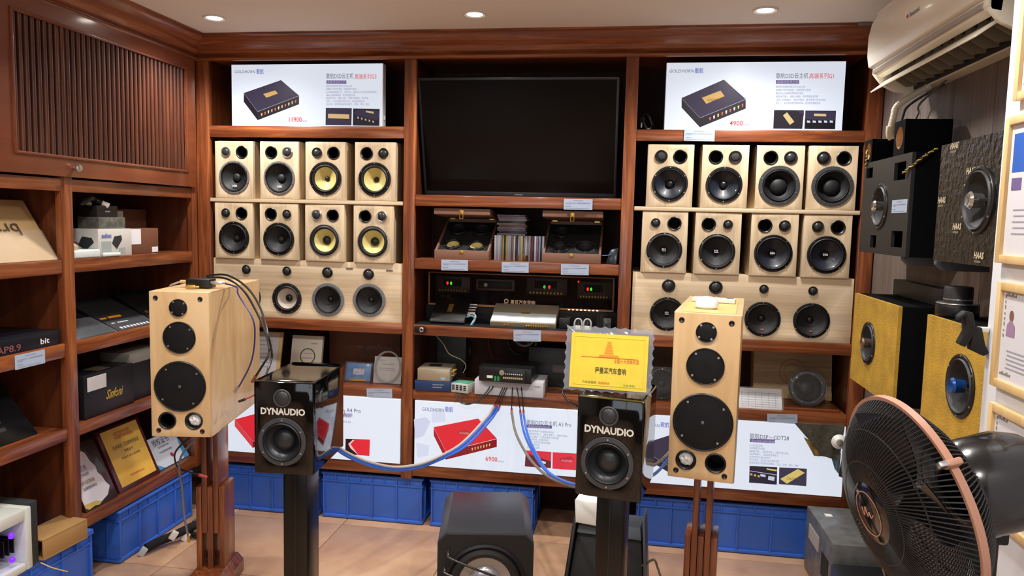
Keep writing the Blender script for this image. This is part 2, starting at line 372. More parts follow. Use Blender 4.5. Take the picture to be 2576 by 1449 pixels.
# ------------------------------------------------------------------ loudspeaker drivers
CACHE = {}
def shared(key, fn):
    if key not in CACHE: CACHE[key] = fn()
    return CACHE[key]
WK = {  # ring material, ring inner ratio, surround, cone, cone edge ratio, cap material, cap ratio, screws, cap height
    'greyring': (GRYL, .87, RUB, CONE, .80, CONE, .27, 8), 'yellow': (BLK, .86, RUB, YC, .68, BLK, .15, 6), 'black': (BLK, .86, RUB, CONE, .74, CONE, .22, 6),
    'yellow2': (SIL, .93, RUB, YC, .70, BLK, .27, 8), 'blue': (BLK, .86, RUB, CONEB, .76, BLK, .22, 6), 'bigcap': (GRY, .80, RUB, CONE, .70, CONE, .44, 8),
    'silverrim': (SIL, .965, RUB, CONE, .76, BLK, .18, 6), 'bowtie': (BLK, .90, RUB, CONEB, .76, BLK, .20, 4), 'white': (RUB, .84, RUB, WC, .66, BLK, .24, 8),
    'greywide': (mat('mid grey cast frame', '6C6E70', .45), .80, RUB, CONE, .74, BLK, .17, 10), 'redmark': (BLK, .90, RUB, CONE, .80, BLK, .19, 6)}
def bow(mb, x, z, w, h, m=0, y=0):
    for s in (-1, 1):
        c = x + s * w * .25
        mb.face([(c - w*.22, y, z - h/2), (c + w*.2, y, z), (c - w*.22, y, z + h/2)], m); mb.face([(c + w*.22, y, z - h/2), (c + w*.22, y, z + h/2), (c - w*.1, y, z)], m)
MARK = mat('white printed mark', 'D8D8DC', .5)
REDM = mat('red printed mark', '8C2A20', .5)
def woofer(parent, x, z, R, kind, y=0, mark=None, seg=40):
    ring, ri, sur, cone, ce, capm, cr, ns = WK[kind]
    k = ('w', kind, round(R, 4))
    def mk():
        a = MB().lathe([(R, 0), (R, .003), (R * .985, .005), (R * (ri + .02), .0055), (R * ri, .003), (R * ri, -.01)], seg, caps=False).mesh('woofer')
        s = MB().lathe([(R * ri, .001), (R * (ri * .75 + ce * .25), .007), (R * (ri + ce) / 2, .009), (R * (ri * .25 + ce * .75), .007), (R * ce, -.001)], seg, caps=False).mesh('surround')
        dp = R * .34
        prof = [(R * ce, -.001)]
        for i in range(1, 9):
            t = i / 8; rr = R * (ce + (cr * .92 - ce) * t); prof.append((rr, -.001 - dp * (t ** .8)))
        c = MB().lathe(prof, seg, caps=False).mesh('cone')
        hh = R * cr * .6
        q = MB().lathe([(R * cr * math.cos(i * PI / 12), -dp * .93 + hh * math.sin(i * PI / 12)) for i in range(7)], seg, caps=False).mesh('dust_cap')
        sc = MB()
        for i in range(ns):
            an = 2 * PI * (i + .5) / ns; rr = R * (1 + ri) / 2 if ri < .95 else R * .93
            sc.lathe([(.0032, .004), (.0032, .0068), (0, .0072)], 8, M=T(rr * math.cos(an), 0, rr * math.sin(an)), caps=False)
        return a, s, c, q, sc.mesh('screws')
    a, s, c, q, sc = shared(k, mk)
    w = link('woofer', a, ring, parent, (x, y, z))
    link('surround', s, sur, w); link('cone', c, cone, w); link('dust_cap', q, capm, w); tag(link('screws', sc, SIL, w), kind='stuff')
    if mark:
        mb = MB()
        if mark == 'low': bow(mb, 0, -R * .52, R * .3, R * .16, y=.0035); mb.build('mark', MARK, w)
        elif mark == 'cap': bow(mb, 0, 0, R * .26, R * .14, y=-(-R*.34*.93 + R*cr*.6) - .0012); mb.build('mark', MARK, w)
        elif mark == 'waves':
            for i in range(3): mb.box(-R*.12 + i*R*.08, -R*.07 + i*R*.08, -.004, -.003, 0, R * .1)
            mb.box(-R*.12, R*.12, -.004, -.003, -R*.06, -R*.03); mb.build('mark', MARK, w, loc=(0, -(-R*.34*.93 + R*cr*.6) + .0015, 0))
        elif mark == 'red':
            mb.box(-R*.09, R*.09, -.001, 0, -R*.05, R*.05, M=T(R*.03, R * .34 * .28, -R * .62) @ RX(rad(-40))); mb.build('mark', REDM, w)
    return w
TWR = {'silver': SIL, 'dark': BLK, 'mesh': BLK}
DOME = mat('grey silk dome', '2A2C2E', .35); MESHM = mat('woven grille', '1A1B1C', .4, bump=.9, bscale=900)
def tweeter(parent, x, z, R, kind='dark', y=0, seg=28):
    def mk():
        a = MB().lathe([(R, 0), (R, .004), (R * .9, .007), (R * .74, .006), (R * .7, .002)], seg, caps=False).mesh('tweeter')
        d = MB().lathe([(R * .72 * math.cos(i * PI / 12), .002 + R * (.42 if kind != 'mesh' else .3) * math.sin(i * PI / 12)) for i in range(7)], seg, caps=False).mesh('dome')
        return a, d
    a, d = shared(('t', kind, round(R, 4)), mk)
    t = link('tweeter', a, TWR[kind], parent, (x, y, z)); link('dome', d, MESHM if kind == 'mesh' else DOME, t); return t
HOLE = mat('port interior', '050505', .8)
def port(parent, x, z, R, y=0, wad=None, seg=32):
    def mk(): return (MB().lathe([(R * 1.08, 0), (R * 1.08, .002), (R * .98, .004), (R * .86, .001), (R * .8, -.012), (R * .8, -.09)], seg, caps=False).mesh('port'), MB().lathe([(R * .8, -.09), (0, -.09)], seg, caps=False).mesh('tunnel'))
    a, b = shared(('p', round(R, 4)), mk)
    p = link('port', a, BLK, parent, (x, y, z)); link('tunnel', b, HOLE, p)
    if wad:
        mb = MB(); rnd = random.Random(3); seg2 = 20
        prof = [(R * .79, -.02), (R * .7, -.01), (R * .5, -.006), (R * .25, -.004), (0, -.003)]
        mb.lathe(prof, seg2, caps=False)
        mb.v = [v + Vector((rnd.uniform(-1, 1), rnd.uniform(-1, 1), rnd.uniform(-1, 1))) * .0025 for v in mb.v]
        mb.build('wadding', mat('white wadding', 'E6E6E2', .9, bump=1, bscale=150, var=.12, vscale=60), p)
    return p
def cabinet_mesh(w, h, d, holes, t=.015):
    mb = MB(); mb.holed(w, h, holes, t)
    mb.box(-w/2, -w/2 + .012, t, d, 0, h).box(w/2 - .012, w/2, t, d, 0, h).box(-w/2 + .012, w/2 - .012, t, d, 0, .012).box(-w/2 + .012, w/2 - .012, t, d, h - .012, h).box(-w/2 + .012, w/2 - .012, d - .012, d, .012, h - .012)
    return mb
def shelf_speaker(label, tl, tr, bl, br, side, kind, tw, group, mark=None, twr=.026, wr=.083, y=0.0, flip=False):
    a, b, c, d = at(*tl, y), at(*tr, y), at(*bl, y), at(*br, y)
    w = ((b - a).x + (d - c).x) / 2; h = .285; x0 = (a.x + b.x + c.x + d.x) / 4; z0 = Z0[group] + .0012
    w = .207
    t = thing('bookshelf_speaker', label, 'speaker', (x0, y, z0), random.uniform(-.012, .012), group)
    s = 1 if side == 'L' else -1
    wz, wx = .105, s * .001; pz = .230; px = s * .043; tx = -s * .043
    me = shared(('cab', side), lambda: cabinet_mesh(w, h, .27, [(wx, wz, .0775), (px, pz, .0275)]).mesh('cabinet', .002))
    link('cabinet', me, BV, t)
    woofer(t, wx, wz, wr, kind, mark=mark); port(t, px, pz, .030); tweeter(t, tx, pz + .001, twr, tw)
    return t
ZB = 1.0436
GU, GL, RU, RL = 'upper speakers in the left bay', 'lower speakers in the left bay', 'upper speakers in the right bay', 'lower speakers in the right bay'
hb = .298                                        # height of the long low speaker boxes
pl = at(540, 495, 0).z
Z0 = {GL: ZB + hb, RL: ZB + hb, GU: ZB + hb + .287 + .02, RU: ZB + hb + .287 + .02}
def board(label, x0, x1):
    tag(MB().box(x0, x1, -.004, .34, 0, .0185).build('shelf_board', BH, loc=(0, 0, ZB + hb + .2885), bevel=.0015), label, 'board', 'loose boards between the speaker rows')
board('long pale wood board between speaker rows beside the louvered door', -1.077, -.061)
board('long pale wood board between speaker rows beside the black wall boxes', 1.061, 2.057)
shelf_speaker('pale wood speaker, silver tweeter left of port, upper left bay', (540, 345), (637, 346), (541, 492), (638, 493), 'L', 'greyring', 'silver', GU, 'low')
shelf_speaker('pale wood speaker, silver tweeter right of port, upper left bay', (652, 347), (753, 347), (653, 495), (754, 496), 'R', 'greyring', 'silver', GU, 'low', twr=.028)
shelf_speaker('pale wood speaker, smooth yellow cone, black tweeter left of port', (766, 348), (869, 349), (767, 500), (871, 501), 'L', 'yellow', 'dark', GU)
shelf_speaker('pale wood speaker, smooth yellow cone, black tweeter right of port', (889, 350), (997, 351), (890, 502), (998, 503), 'R', 'yellow', 'dark', GU)
shelf_speaker('pale wood speaker, all black cone, tweeter left of port, lower left bay', (539, 506), (637, 508), (540, 647), (638, 648), 'L', 'black', 'dark', GL, twr=.023)
shelf_speaker('pale wood speaker, all black cone, tweeter right of port, lower left bay', (652, 510), (751, 511), (653, 654), (752, 655), 'R', 'black', 'dark', GL, twr=.023)
shelf_speaker('pale wood speaker, ribbed yellow cone in silver rim, tweeter left of port', (764.6, 514), (867.5, 515), (766, 657), (869, 658), 'L', 'yellow2', 'silver', GL, wr=.081, twr=.028)
shelf_speaker('pale wood speaker, ribbed yellow cone in silver rim, tweeter right of port', (888.4, 517), (990, 518), (889, 662), (991, 663), 'R', 'yellow2', 'silver', GL, wr=.081, twr=.028)
shelf_speaker('pale wood speaker, woven blue-black cone, tweeter left of port, upper right bay', (1634, 361), (1749, 363), (1622, 520), (1738, 521), 'L', 'blue', 'mesh', RU, wr=.082, twr=.029)
shelf_speaker('pale wood speaker, woven blue-black cone, tweeter right of port, upper right bay', (1769, 363), (1887, 364), (1758, 525), (1879, 526), 'R', 'blue', 'mesh', RU, wr=.082, twr=.029)
shelf_speaker('pale wood speaker, wide grey ring, tweeter right of port, upper right bay', (1906, 364), (2028, 364), (1896, 525), (2017, 525), 'R', 'bigcap', 'dark', RU, wr=.09, twr=.029)
shelf_speaker('pale wood speaker, wide grey ring, tweeter left of port, upper right bay', (2038, 364), (2162, 364), (2027, 526), (2152, 526), 'L', 'bigcap', 'dark', RU, wr=.09, twr=.029)
shelf_speaker('pale wood speaker, black cone in thin silver rim, tweeter left of port', (1617, 534), (1732, 535), (1610, 688), (1726, 689), 'L', 'silverrim', 'dark', RL, 'waves', twr=.022)
shelf_speaker('pale wood speaker, black cone in thin silver rim, tweeter right of port', (1750, 538), (1868, 539), (1742, 691), (1860, 692), 'R', 'silverrim', 'dark', RL, 'waves', twr=.022)
shelf_speaker('pale wood speaker, white zigzag mark on cap, tweeter right of port', (1890, 541), (2013, 542), (1881, 698), (2003, 699), 'R', 'bowtie', 'dark', RL, 'cap', wr=.085, twr=.026)
shelf_speaker('pale wood speaker, white zigzag mark on cap, tweeter left of port', (2022, 542), (2147, 543), (2012, 701), (2138, 702), 'L', 'bowtie', 'dark', RL, 'cap', wr=.085, twr=.026)
def long_box(label, x0, x1, tws, wfs, y=.012):
    w = x1 - x0; xc = (x0 + x1) / 2
    t = thing('demo_speaker_box', label, 'speaker', (xc, y, ZB + .0005), 0, 'long low speaker boxes')
    holes = []
    W = []
    for (u, v, r, kind, mk) in wfs:
        p = at(u, v, y); W.append((p.x - xc, p.z - ZB, r, kind, mk)); holes.append((p.x - xc, p.z - ZB, r * .84 if kind != 'yellow' else r * .8))
    cabinet_mesh(w, hb, .33, holes).build('cabinet', BH, t, bevel=.0015)
    for (x, z, r, kind, mk) in W: woofer(t, x, z, r, kind, mark=mk)
    for (u, v, r) in tws: p = at(u, v, y); tweeter(t, p.x - xc, p.z - ZB, r, 'dark')
    return t
lb = long_box('long pale wood box with four drivers, two grey ringed, beside the television bay', -1.072, -.062, [(620, 678, .0235), (722, 682, .0235), (824, 686, .028), (927.5, 690, .028)],
              [(620, 747, .079, 'white', None), (722, 751, .079, 'white', None), (825.5, 754, .085, 'greywide', None), (929, 755.5, .085, 'greywide', None)])
for u in (877, 978):
    p = at(u, 676 if u < 900 else 681, 0); MB().box(-.017, .017, -.002, 0, -.004, .004).build('nameplate', mat('brushed nameplate', '8A8070', .4, metal=.6), lb, loc=(p.x - lb.location.x, 0, p.z - ZB))
long_box('long pale wood box with four black drivers behind the tall maple speaker', 1.066, 2.056, [(1682, 719, .031), (1800.6, 723, .031), (1921.7, 727.5, .021), (2045, 732, .021)],
         [(1678, 790, .08, 'redmark', 'waves'), (1797, 797, .08, 'redmark', 'waves'), (1918, 803, .081, 'redmark', 'red'), (2041, 807, .081, 'redmark', 'red')])

# ------------------------------------------------------------------ helpers for boxes and panels standing in the shelves
def frame3(BL, BR, TL):
    ex = (BR - BL); w = ex.length; ex = ex.normalized(); ez = TL - BL; ez = ez - ex * ez.dot(ex); h = ez.length; ez.normalize(); ey = ez.cross(ex)
    M = Matrix(((ex.x, ey.x, ez.x, BL.x), (ex.y, ey.y, ez.y, BL.y), (ex.z, ey.z, ez.z, BL.z), (0, 0, 0, 1)))
    return M, w, h
def empty_at(name, label, cat, M, group=None):
    t = thing(name, label, cat, (0, 0, 0), 0, group); t.matrix_world = M; return t
def panel(name, label, cat, BL, BR, TL, th, m, bevel=.001, group=None, body='body', parts=True):
    M, w, h = frame3(BL, BR, TL)
    t = empty_at(name, label, cat, M, group)
    MB().box(0, w, 0, th, 0, h).build(body, m, t, bevel=bevel)
    return t, w, h
def flatbox(name, label, cat, FL, FR, BL, zt, zb, m, bevel=.002, group=None, body='body', dmax=None):
    """box lying on a shelf: photo pixels of the top's front-left, front-right and back-left corners, heights of top and base"""
    a, b, c = atz(*FL, zt), atz(*FR, zt), atz(*BL, zt)
    ex = b - a; w = ex.length; ex.normalize(); ey = Vector((-ex.y, ex.x, 0)); d = (c - a).dot(ey)
    if dmax: d = min(d, dmax)
    t = thing(name, label, cat, (a.x, a.y, zb), math.atan2(ex.y, ex.x), group)
    h = zt - zb
    MB().box(0, w, 0, d, 0, h).build(body, m, t, bevel=bevel)
    return t, w, d, h
def bars(lines, m_, parent, name='print', y=-.0006):
    """small print too fine to read: each line a row of short strokes. lines: (x, z, length, height)"""
    mb = MB(); rnd = random.Random(len(lines))
    for (x, z, l, hh) in lines:
        e = x
        while e < x + l:
            s = hh * rnd.choice((.5, .8, .9, 1.3)); s = min(s, x + l - e)
            mb.quad((e, y, z), (e + s, y, z), (e + s, y, z + hh), (e, y, z + hh)); e += s + hh * rnd.choice((.15, .2, .35))
    return mb.build(name, m_, parent, smooth=0)
CARDM = mat('pale blue price card', 'A4B3CA', .55)
def price_card(label, BL, BR, TL):
    t, w, h = panel('price_card', label, 'price card', BL, BR, TL, .001, CARDM, 0, 'printed price cards', body='card')
    bars([(w * .32, h * .82, w * .36, h * .05), (w * .06, h * .6, w * .36, h * .05), (w * .46, h * .59, w * .46, h * .08), (w * .06, h * .5, w * .2, h * .04), (w * .06, h * .26, w * .2, h * .05), (w * .06, h * .1, w * .8, h * .04)], INKG, t)
for lb, (u0, v0, u1, v1), y in (('price card on the shelf edge under the top right lit sign', (1720, 325, 1797, 354), -.001), ('price card on the shelf edge under the television', (1418, 500, 1490, 527), -.001),
        ('price card below the wooden driver case with cream cones', (1110, 653, 1177, 680), -.001), ('price card below the row of upright disc cases', (1262, 659, 1330, 685), -.001),
        ('price card below the wooden driver case with one silver driver', (1411, 664, 1481, 691), -.001), ('price card below the white and silver amplifier', (1292, 830, 1361, 858), -.001),
        ('price card above the lit sign reading A4 Pro', (923, 977, 987, 1002), -.001), ('price card above the lit sign reading GDT28', (1930, 1041, 2006, 1067), -.001), ('price card beside the gloss black speaker under the award', (1622, 1012, 1640, 1040), -.001)):
    price_card(lb, at(u0, v1, y), at(u1, v1 + (u1 - u0) * .02, y), at(u0, v0, y))

# ------------------------------------------------------------------ backlit signs
GS = .66
def G(c): return glow('backlit ' + c, c, GS)
LGTB = G('E2EAF8')
class Sign:
    def __init__(s, label, u0, v0, u1, v1, y, zb=None, zt=None, th=.05, frame=SIL):
        a = at(u0, v1, y); b = at(u1, v1, y); c = at(u0, v0, y)
        s.sc = (b.x - a.x) / (u1 - u0); s.y = y; s.z0 = a.z if zb is None else zb; s.z1 = c.z if zt is None else zt; s.x0 = a.x; s.w = b.x - a.x; s.h = s.z1 - s.z0
        if th == .045:
            lo, hi = [(-1.078, -.060), (.002, .998), (1.060, 2.058)][0 if u0 < 900 else 1 if u0 < 1500 else 2]
            a.x = max(a.x, lo); b.x = min(b.x, hi); s.x0 = a.x; s.w = b.x - a.x
        s.t = thing('lightbox_sign', label, 'sign', (a.x, y, s.z0), 0, 'backlit advertising signs')
        MB().box(0, s.w, .004, th, 0, s.h).build('housing', mat('white sign housing', 'D8DCDC', .45), s.t, bevel=.002)
        MB().box(.002, s.w - .002, 0, .004, .002, s.h - .002).build('lit_face', LGTB, s.t)
        s.tx = []; s.txm = []
    def L(s, q, layer=1):
        p = at(q[0], q[1], s.y); return (p.x - s.x0, -.0005 * layer, p.z - s.z0)
    def poly(s, name, polys):
        mb = MB(); mats = []
        for (c, layer, pts) in polys:
            m = G(c)
            if m not in mats: mats.append(m)
            mb.face([s.L(p, layer) for p in pts], mats.index(m))
        return mb.build(name, mats, s.t, smooth=0)
    def text(s, body, q, px, c, width=None, layer=3, **k):
        m = G(c)
        if m not in s.txm: s.txm.append(m)
        x, y, z = s.L(q, layer); sc = s.sc
        s.tx.append((body, px * sc * 1.37, T(x, y, z), s.txm.index(m), dict(width=width * sc if width else None, **k)))
    def done(s): lettering('lettering', s.tx, s.txm, s.t)
def device(S, A, B, C, D, th, top, left, front, plate=None, platec='C8A060', conn=None):
    dn = lambda p, k=1: (p[0], p[1] + th * k)
    ps = [(top, 1, [A, D, C, B]), (left, 1, [A, dn(A), dn(D), D]), (front, 1, [D, dn(D), dn(C), C])]
    ed = lambda p, q, e: [p, (p[0], p[1] + e), (q[0], q[1] + e), q]
    ps += [('F0D0D0' if top.startswith(('D', 'C')) else '9A98A8', 2, ed(D, C, 1.2)), ('F0D0D0' if top.startswith(('D', 'C')) else '9A98A8', 2, ed(A, D, 1.0))]
    if plate: ps.append((platec, 2, plate))
    if conn:
        n, c0, c1, cols = conn; lp = lambda k, t: (D[0] + (C[0] - D[0]) * k, D[1] + (C[1] - D[1]) * k + th * t)
        for i in range(n):
            k = c0 + (c1 - c0) * i / max(1, n - 1); wv = (c1 - c0) / n * .24
            ps.append((cols[i % len(cols)], 3, [lp(k - wv, .38), lp(k - wv * .6, .7), lp(k + wv * .6, .7), lp(k + wv, .38)]))
    S.poly('product_picture', ps)
NAVY = '3A3448'; HEAD = '4A5468'; LOGO = '5A6488'; LOGB = '4A58B8'; BODYC = '8A92AC'; TAGC = '6A6088'; TAGL = 'B0A8D0'; RED = 'D83030'
# upper left sign
c4 = lambda a, b: (480 + a / 3.15, 60 + b / 3.15)
S = Sign('lit sign with a black box, price 11900 and series G3', 583, 162, 962, 318, .03, zb=2.0135)
S.text('GOLDHORN', c4(345, 392), 7.5, LOGO, 53, shear=.15); S.text('歌航', c4(520, 395), 9.5, LOGB, 18.5, bold=.0002)
device(S, c4(420, 548), c4(715, 446), c4(858, 568), c4(530, 694), 22, NAVY, '221E2A', '2A2630', [c4(575, 556), c4(600, 586), c4(692, 552), c4(668, 528)], conn=(11, .1, .92, ['D8B070', 'C86848', 'E0D0A0']))
S.text('11900', c4(770, 777), 12, RED, 32, bold=.0002); S.text('RMB/台', c4(873, 777), 4, BODYC, 15)
S.text('歌航DSD云主机', c4(1073, 432), 10, HEAD, 67); S.text('高端系列G3', c4(1297, 436), 10, RED, 53)
S.poly('tag', [(TAGC, 1, [c4(1075, 448), c4(1075, 475), c4(1233, 476), c4(1233, 449)])]); S.text('高端纯音源主机', c4(1082, 471), 6, TAGL, 45)
for i, (tx, l) in enumerate((('歌航专用音频处理芯片DHA1202', 200), ('高精度飞秒时钟系统，双重音频OS系统', 235), ('HiFi级数模转换芯片，支持DSD，解码DSD256音频母带级格式', 390), ('8路RCA高保真输出，带远程遥控升级', 225), ('6路高电平输入，2路RCA输入，2路数字音频输入，原车声道', 325), ('蓝牙5.1，支持无损音乐原车升级，显示蓝牙歌曲信息', 300), ('自动识别，调声软件操作简单易学，人性化，简约，超炫', 330))):
    S.text(tx, c4(1073, 501 + i * 24), 4.2, BODYC, l / 3.15)
S.poly('photo_inset', [(NAVY, 1, [c4(1070, 665), c4(1068, 802), c4(1273, 805), c4(1276, 668)]), ('D0B07C', 2, [c4(1088, 712), c4(1088, 748), c4(1256, 752), c4(1256, 718)])])
S.poly('photo_inset', [('2A2630', 1, [c4(1286, 671), c4(1284, 806), c4(1494, 809), c4(1497, 675)]), (NAVY, 2, [c4(1290, 700), c4(1300, 720), c4(1480, 765), c4(1495, 735), c4(1495, 690), c4(1330, 676)]), ('D0B07C', 3, [c4(1385, 688), c4(1392, 702), c4(1450, 712), c4(1450, 696)])] + [('B8A890', 3, [c4(1320 + i * 30, 735 + i * 8), c4(1320 + i * 30, 750 + i * 8), c4(1332 + i * 30, 752 + i * 8), c4(1332 + i * 30, 737 + i * 8)]) for i in range(5)])
S.done()
MB().box(S.w, S.w + .006, .02, .03, .035, .055).build('switch', WHP, S.t, bevel=.001)
# upper right sign
c6 = lambda a, b: (1560 + a / 3.15, 100 + b / 3.15)
S = Sign('lit sign with a black box, price 4900 and series G1', 1670, 157, 2119, 326, .03, zb=2.0045)
S.text('GOLDHORN', c6(388, 261), 8.5, LOGO, 63, shear=.15); S.text('歌航', c6(590, 263), 11, LOGB, 22, bold=.0002)
device(S, c6(487, 462), c6(822, 316), c6(995, 470), c6(632, 618), 24, NAVY, '2A2A30', '2A2830', [c6(647, 460), c6(683, 508), c6(828, 447), c6(795, 403)], conn=(9, .22, .93, ['C86048', 'E4E0D8', 'D8C060', 'C86048', 'E4E0D8']))
S.text('GOLDHORN', c6(686, 487), 7, '5A4830', 37, layer=4, shear=.3)
S.text('4900', c6(867, 680), 13, RED, 33, bold=.0002); S.text('RMB/台', c6(975, 680), 4.5, BODYC, 17)
S.text('歌航DSD云主机', c6(1233, 304), 11, HEAD, 79); S.text('高端系列G1', c6(1495, 306), 11, RED, 60)
S.poly('tag', [(TAGC, 1, [c6(1235, 320), c6(1235, 350), c6(1418, 350), c6(1418, 320)])]); S.text('高端纯音源主机', c6(1243, 346), 6.5, TAGL, 52)
for i, (tx, l) in enumerate((('歌航专用音频处理芯片DHA1202', 230), ('高精度飞秒时钟系统，双重音频OS系统', 272), ('解码DSD256音频母带级音乐格式', 215), ('4路高电平输入，8路RCA输出，原车声音自动切换', 328), ('1路RCA同轴输出，1路光纤输出，最大支持192KHz/24bit', 385), ('蓝牙5.1，支持无损音乐原车升级，显示蓝牙歌曲信息', 345))):
    S.text(tx, c6(1232, 381 + i * 25.6), 4.8, BODYC, l / 3.15)
S.poly('photo_inset', [('2A2630', 1, [c6(1220, 557), c6(1213, 704), c6(1443, 706), c6(1457, 559)]), ('D0B884', 2, [c6(1290, 600), c6(1345, 675), c6(1380, 650), c6(1322, 575)]), (NAVY, 2, [c6(1390, 560), c6(1456, 600), c6(1456, 560)])])
S.poly('photo_inset', [('1A181E', 1, [c6(1468, 561), c6(1460, 706), c6(1703, 709), c6(1711, 563)]), (NAVY, 2, [c6(1468, 562), c6(1466, 632), c6(1700, 640), c6(1708, 565)]), ('D0B884', 3, [c6(1535, 585), c6(1535, 605), c6(1632, 608), c6(1632, 588)])] + [('C8CCE0', 3, [c6(1480 + i * 45, 640), c6(1480 + i * 45, 656), c6(1505 + i * 45, 658), c6(1505 + i * 45, 642)]) for i in range(5)])
S.done()
# lower middle sign
c5 = lambda a, b: (1000 + a / 3.623, 820 + b / 3.623)
S = Sign('lit sign with a red box, price 6900, reading A5 Pro', 1041, 1011, 1551, 1168, -.006, zb=.3295, zt=.6625, th=.045)
S.text('GOLDHORN', c5(222, 770), 9, LOGO, 57, shear=.15); S.text('歌航', c5(432, 778), 11, LOGB, 21, bold=.0002)
S.poly('backdrop_picture', [('CCD2EA', 1, [c5(150, 850), c5(160, 1030), c5(240, 1000), c5(300, 870), c5(260, 830)]), ('D4DAF0', 1, [c5(320, 760), c5(310, 880), c5(440, 870), c5(430, 780)]), ('D4DAF0', 1, [c5(170, 1060), c5(180, 1200), c5(280, 1180), c5(290, 1090)])])
device(S, c5(330, 922), c5(735, 843), c5(905, 1026), c5(440, 1142), 21, 'DC2C38', 'A81C28', '8A1820', [c5(545, 960), c5(572, 998), c5(665, 978), c5(640, 944)], 'B83038', conn=(7, .52, .86, ['E0C888']))
S.text('GOLDHORN', c5(565, 982), 5, 'F0B0B0', 24, layer=4)
S.text('6900', c5(800, 1228), 12, RED, 30, bold=.0002); S.text('RMB/台', c5(915, 1240), 4.5, BODYC, 15)
S.text('歌航DSD云主机 A5 Pro', c5(1175, 893), 10, HEAD, 110)
S.poly('tag', [(TAGC, 1, [c5(1177, 897), c5(1177, 926), c5(1407, 936), c5(1407, 907)])]); S.text('高端纯音源DSP主机', c5(1190, 926), 6, TAGL, 54)
for i, (tx, l) in enumerate((('专用DSP调音平台音频处理系统', 240), ('6路高电平输入，2路RCA输入，2路光纤输入', 370), ('8路RCA输出，支持全数字分频功能', 285), ('支持无损升级，原车原声延时', 195), ('蓝牙5.1，蓝牙支持无损音乐播放', 210), ('带远程遥控升级', 110), ('支持APP手机调音', 110))):
    S.text(tx, c5(1180, 962 + i * 25), 4.4, BODYC, l / 3.623)
S.poly('photo_inset', [('6A3038', 1, [c5(1170, 1133), c5(1160, 1280), c5(1398, 1296), c5(1402, 1148)]), ('DC3848', 2, [c5(1172, 1134), c5(1172, 1160), c5(1398, 1235), c5(1402, 1148)]), ('E8E0E8', 3, [c5(1290, 1222), c5(1290, 1240), c5(1350, 1258), c5(1352, 1238)])])
S.poly('photo_inset', [('DC3848', 1, [c5(1414, 1150), c5(1412, 1300), c5(1638, 1316), c5(1640, 1163)]), ('B83040', 2, [c5(1470, 1208), c5(1500, 1246), c5(1612, 1224), c5(1580, 1186)])]); S.text('GOLDHORN', c5(1490, 1232), 5, 'F0B8C0', 27, layer=4, shear=.2)
S.done()
# lower left sign
cL = lambda a, b: (540 + a / 3.45, 800 + b / 3.45)
S = Sign('lit sign with a red box, reading A4 Pro', 573, 998, 1010, 1168, -.006, zb=.3295, zt=.6625, th=.045)
S.text('GOLDHORN', (590, 1012), 8, LOGO, 53, shear=.15); S.text('歌航', (646, 1013), 10, LOGB, 20, bold=.0002)
device(S, cL(175, 880), cL(560, 775), cL(720, 960), cL(330, 1068), 17, 'E02838', 'D84048', '8A1820', conn=(7, .4, .86, ['E0C888']))
S.text('歌航DSD云主机', (770, 1036), 9.5, HEAD, 98); S.text('A4 Pro', (872, 1036), 9.5, HEAD, 35)
S.poly('tag', [(TAGL, 1, [(810, 1039), (810, 1047), (886.5, 1048), (886.5, 1040)])]); S.text('高端纯音源DSP主机', (815, 1046), 5, TAGC, 66)
for i, l in enumerate((102, 80, 64, 50, 44)): S.text('支持无损音乐原车升级音频系统', (779, 1057 + i * 8), 4.2, BODYC, l)
S.poly('photo_inset', [('1C1A1C', 1, [cL(1137, 1047), cL(1133, 1180), cL(1343, 1197), cL(1348, 1055)]), ('E02838', 2, [cL(1215, 1053), cL(1175, 1095), cL(1245, 1188), cL(1343, 1197), cL(1348, 1055)]), ('F8B8B8', 3, [cL(1200, 1055), cL(1160, 1092), cL(1180, 1130), cL(1250, 1192), cL(1180, 1095), cL(1215, 1058)])])
S.done()
# lower right sign
cG = lambda a, b: (1820 + a / 3.45, 840 + b / 3.45)
S = Sign('lit sign with a dark box, reading DSP GDT28', 1592, 1034, 2120, 1218, -.006, zb=.3295, zt=.6625, th=.045)
S.text('GOLDHORN', (1604, 1071), 9, LOGO, 56, shear=.15); S.text('歌航', (1661, 1073), 11, LOGB, 22, bold=.0002)
device(S, (1600, 1122), (1690, 1093), (1800, 1150), (1700, 1182), 17, NAVY, '2A2830', '2A2630', [(1690, 1130), (1700, 1137), (1730, 1128), (1720, 1121)], conn=(8, .1, .9, ['D8B860']))
S.text('歌航DSP－GDT28', cG(225, 902), 11, HEAD, 97)
S.poly('tag', [(TAGC, 1, [cG(228, 908), cG(228, 938), cG(445, 948), cG(445, 916)])]); S.text('专业级DSP处理器', cG(238, 938), 6.5, TAGL, 57)
for i, (tx, l) in enumerate((('12-24V宽压供电', 110), ('DSP高精度芯片处理', 130), ('6路高电平输入，2路低电平输入，1路光纤输入输出', 335), ('3路同轴输入，2路音频母带输入', 250), ('支持无损升级APP/PC', 180), ('带手机蓝牙，支持蓝牙音乐播放音质', 255), ('高清高保真无损音频处理输出，自动，灵敏，简约，超炫', 420))):
    S.text(tx, cG(223, 972 + i * 25), 4.8, BODYC, l / 3.45)
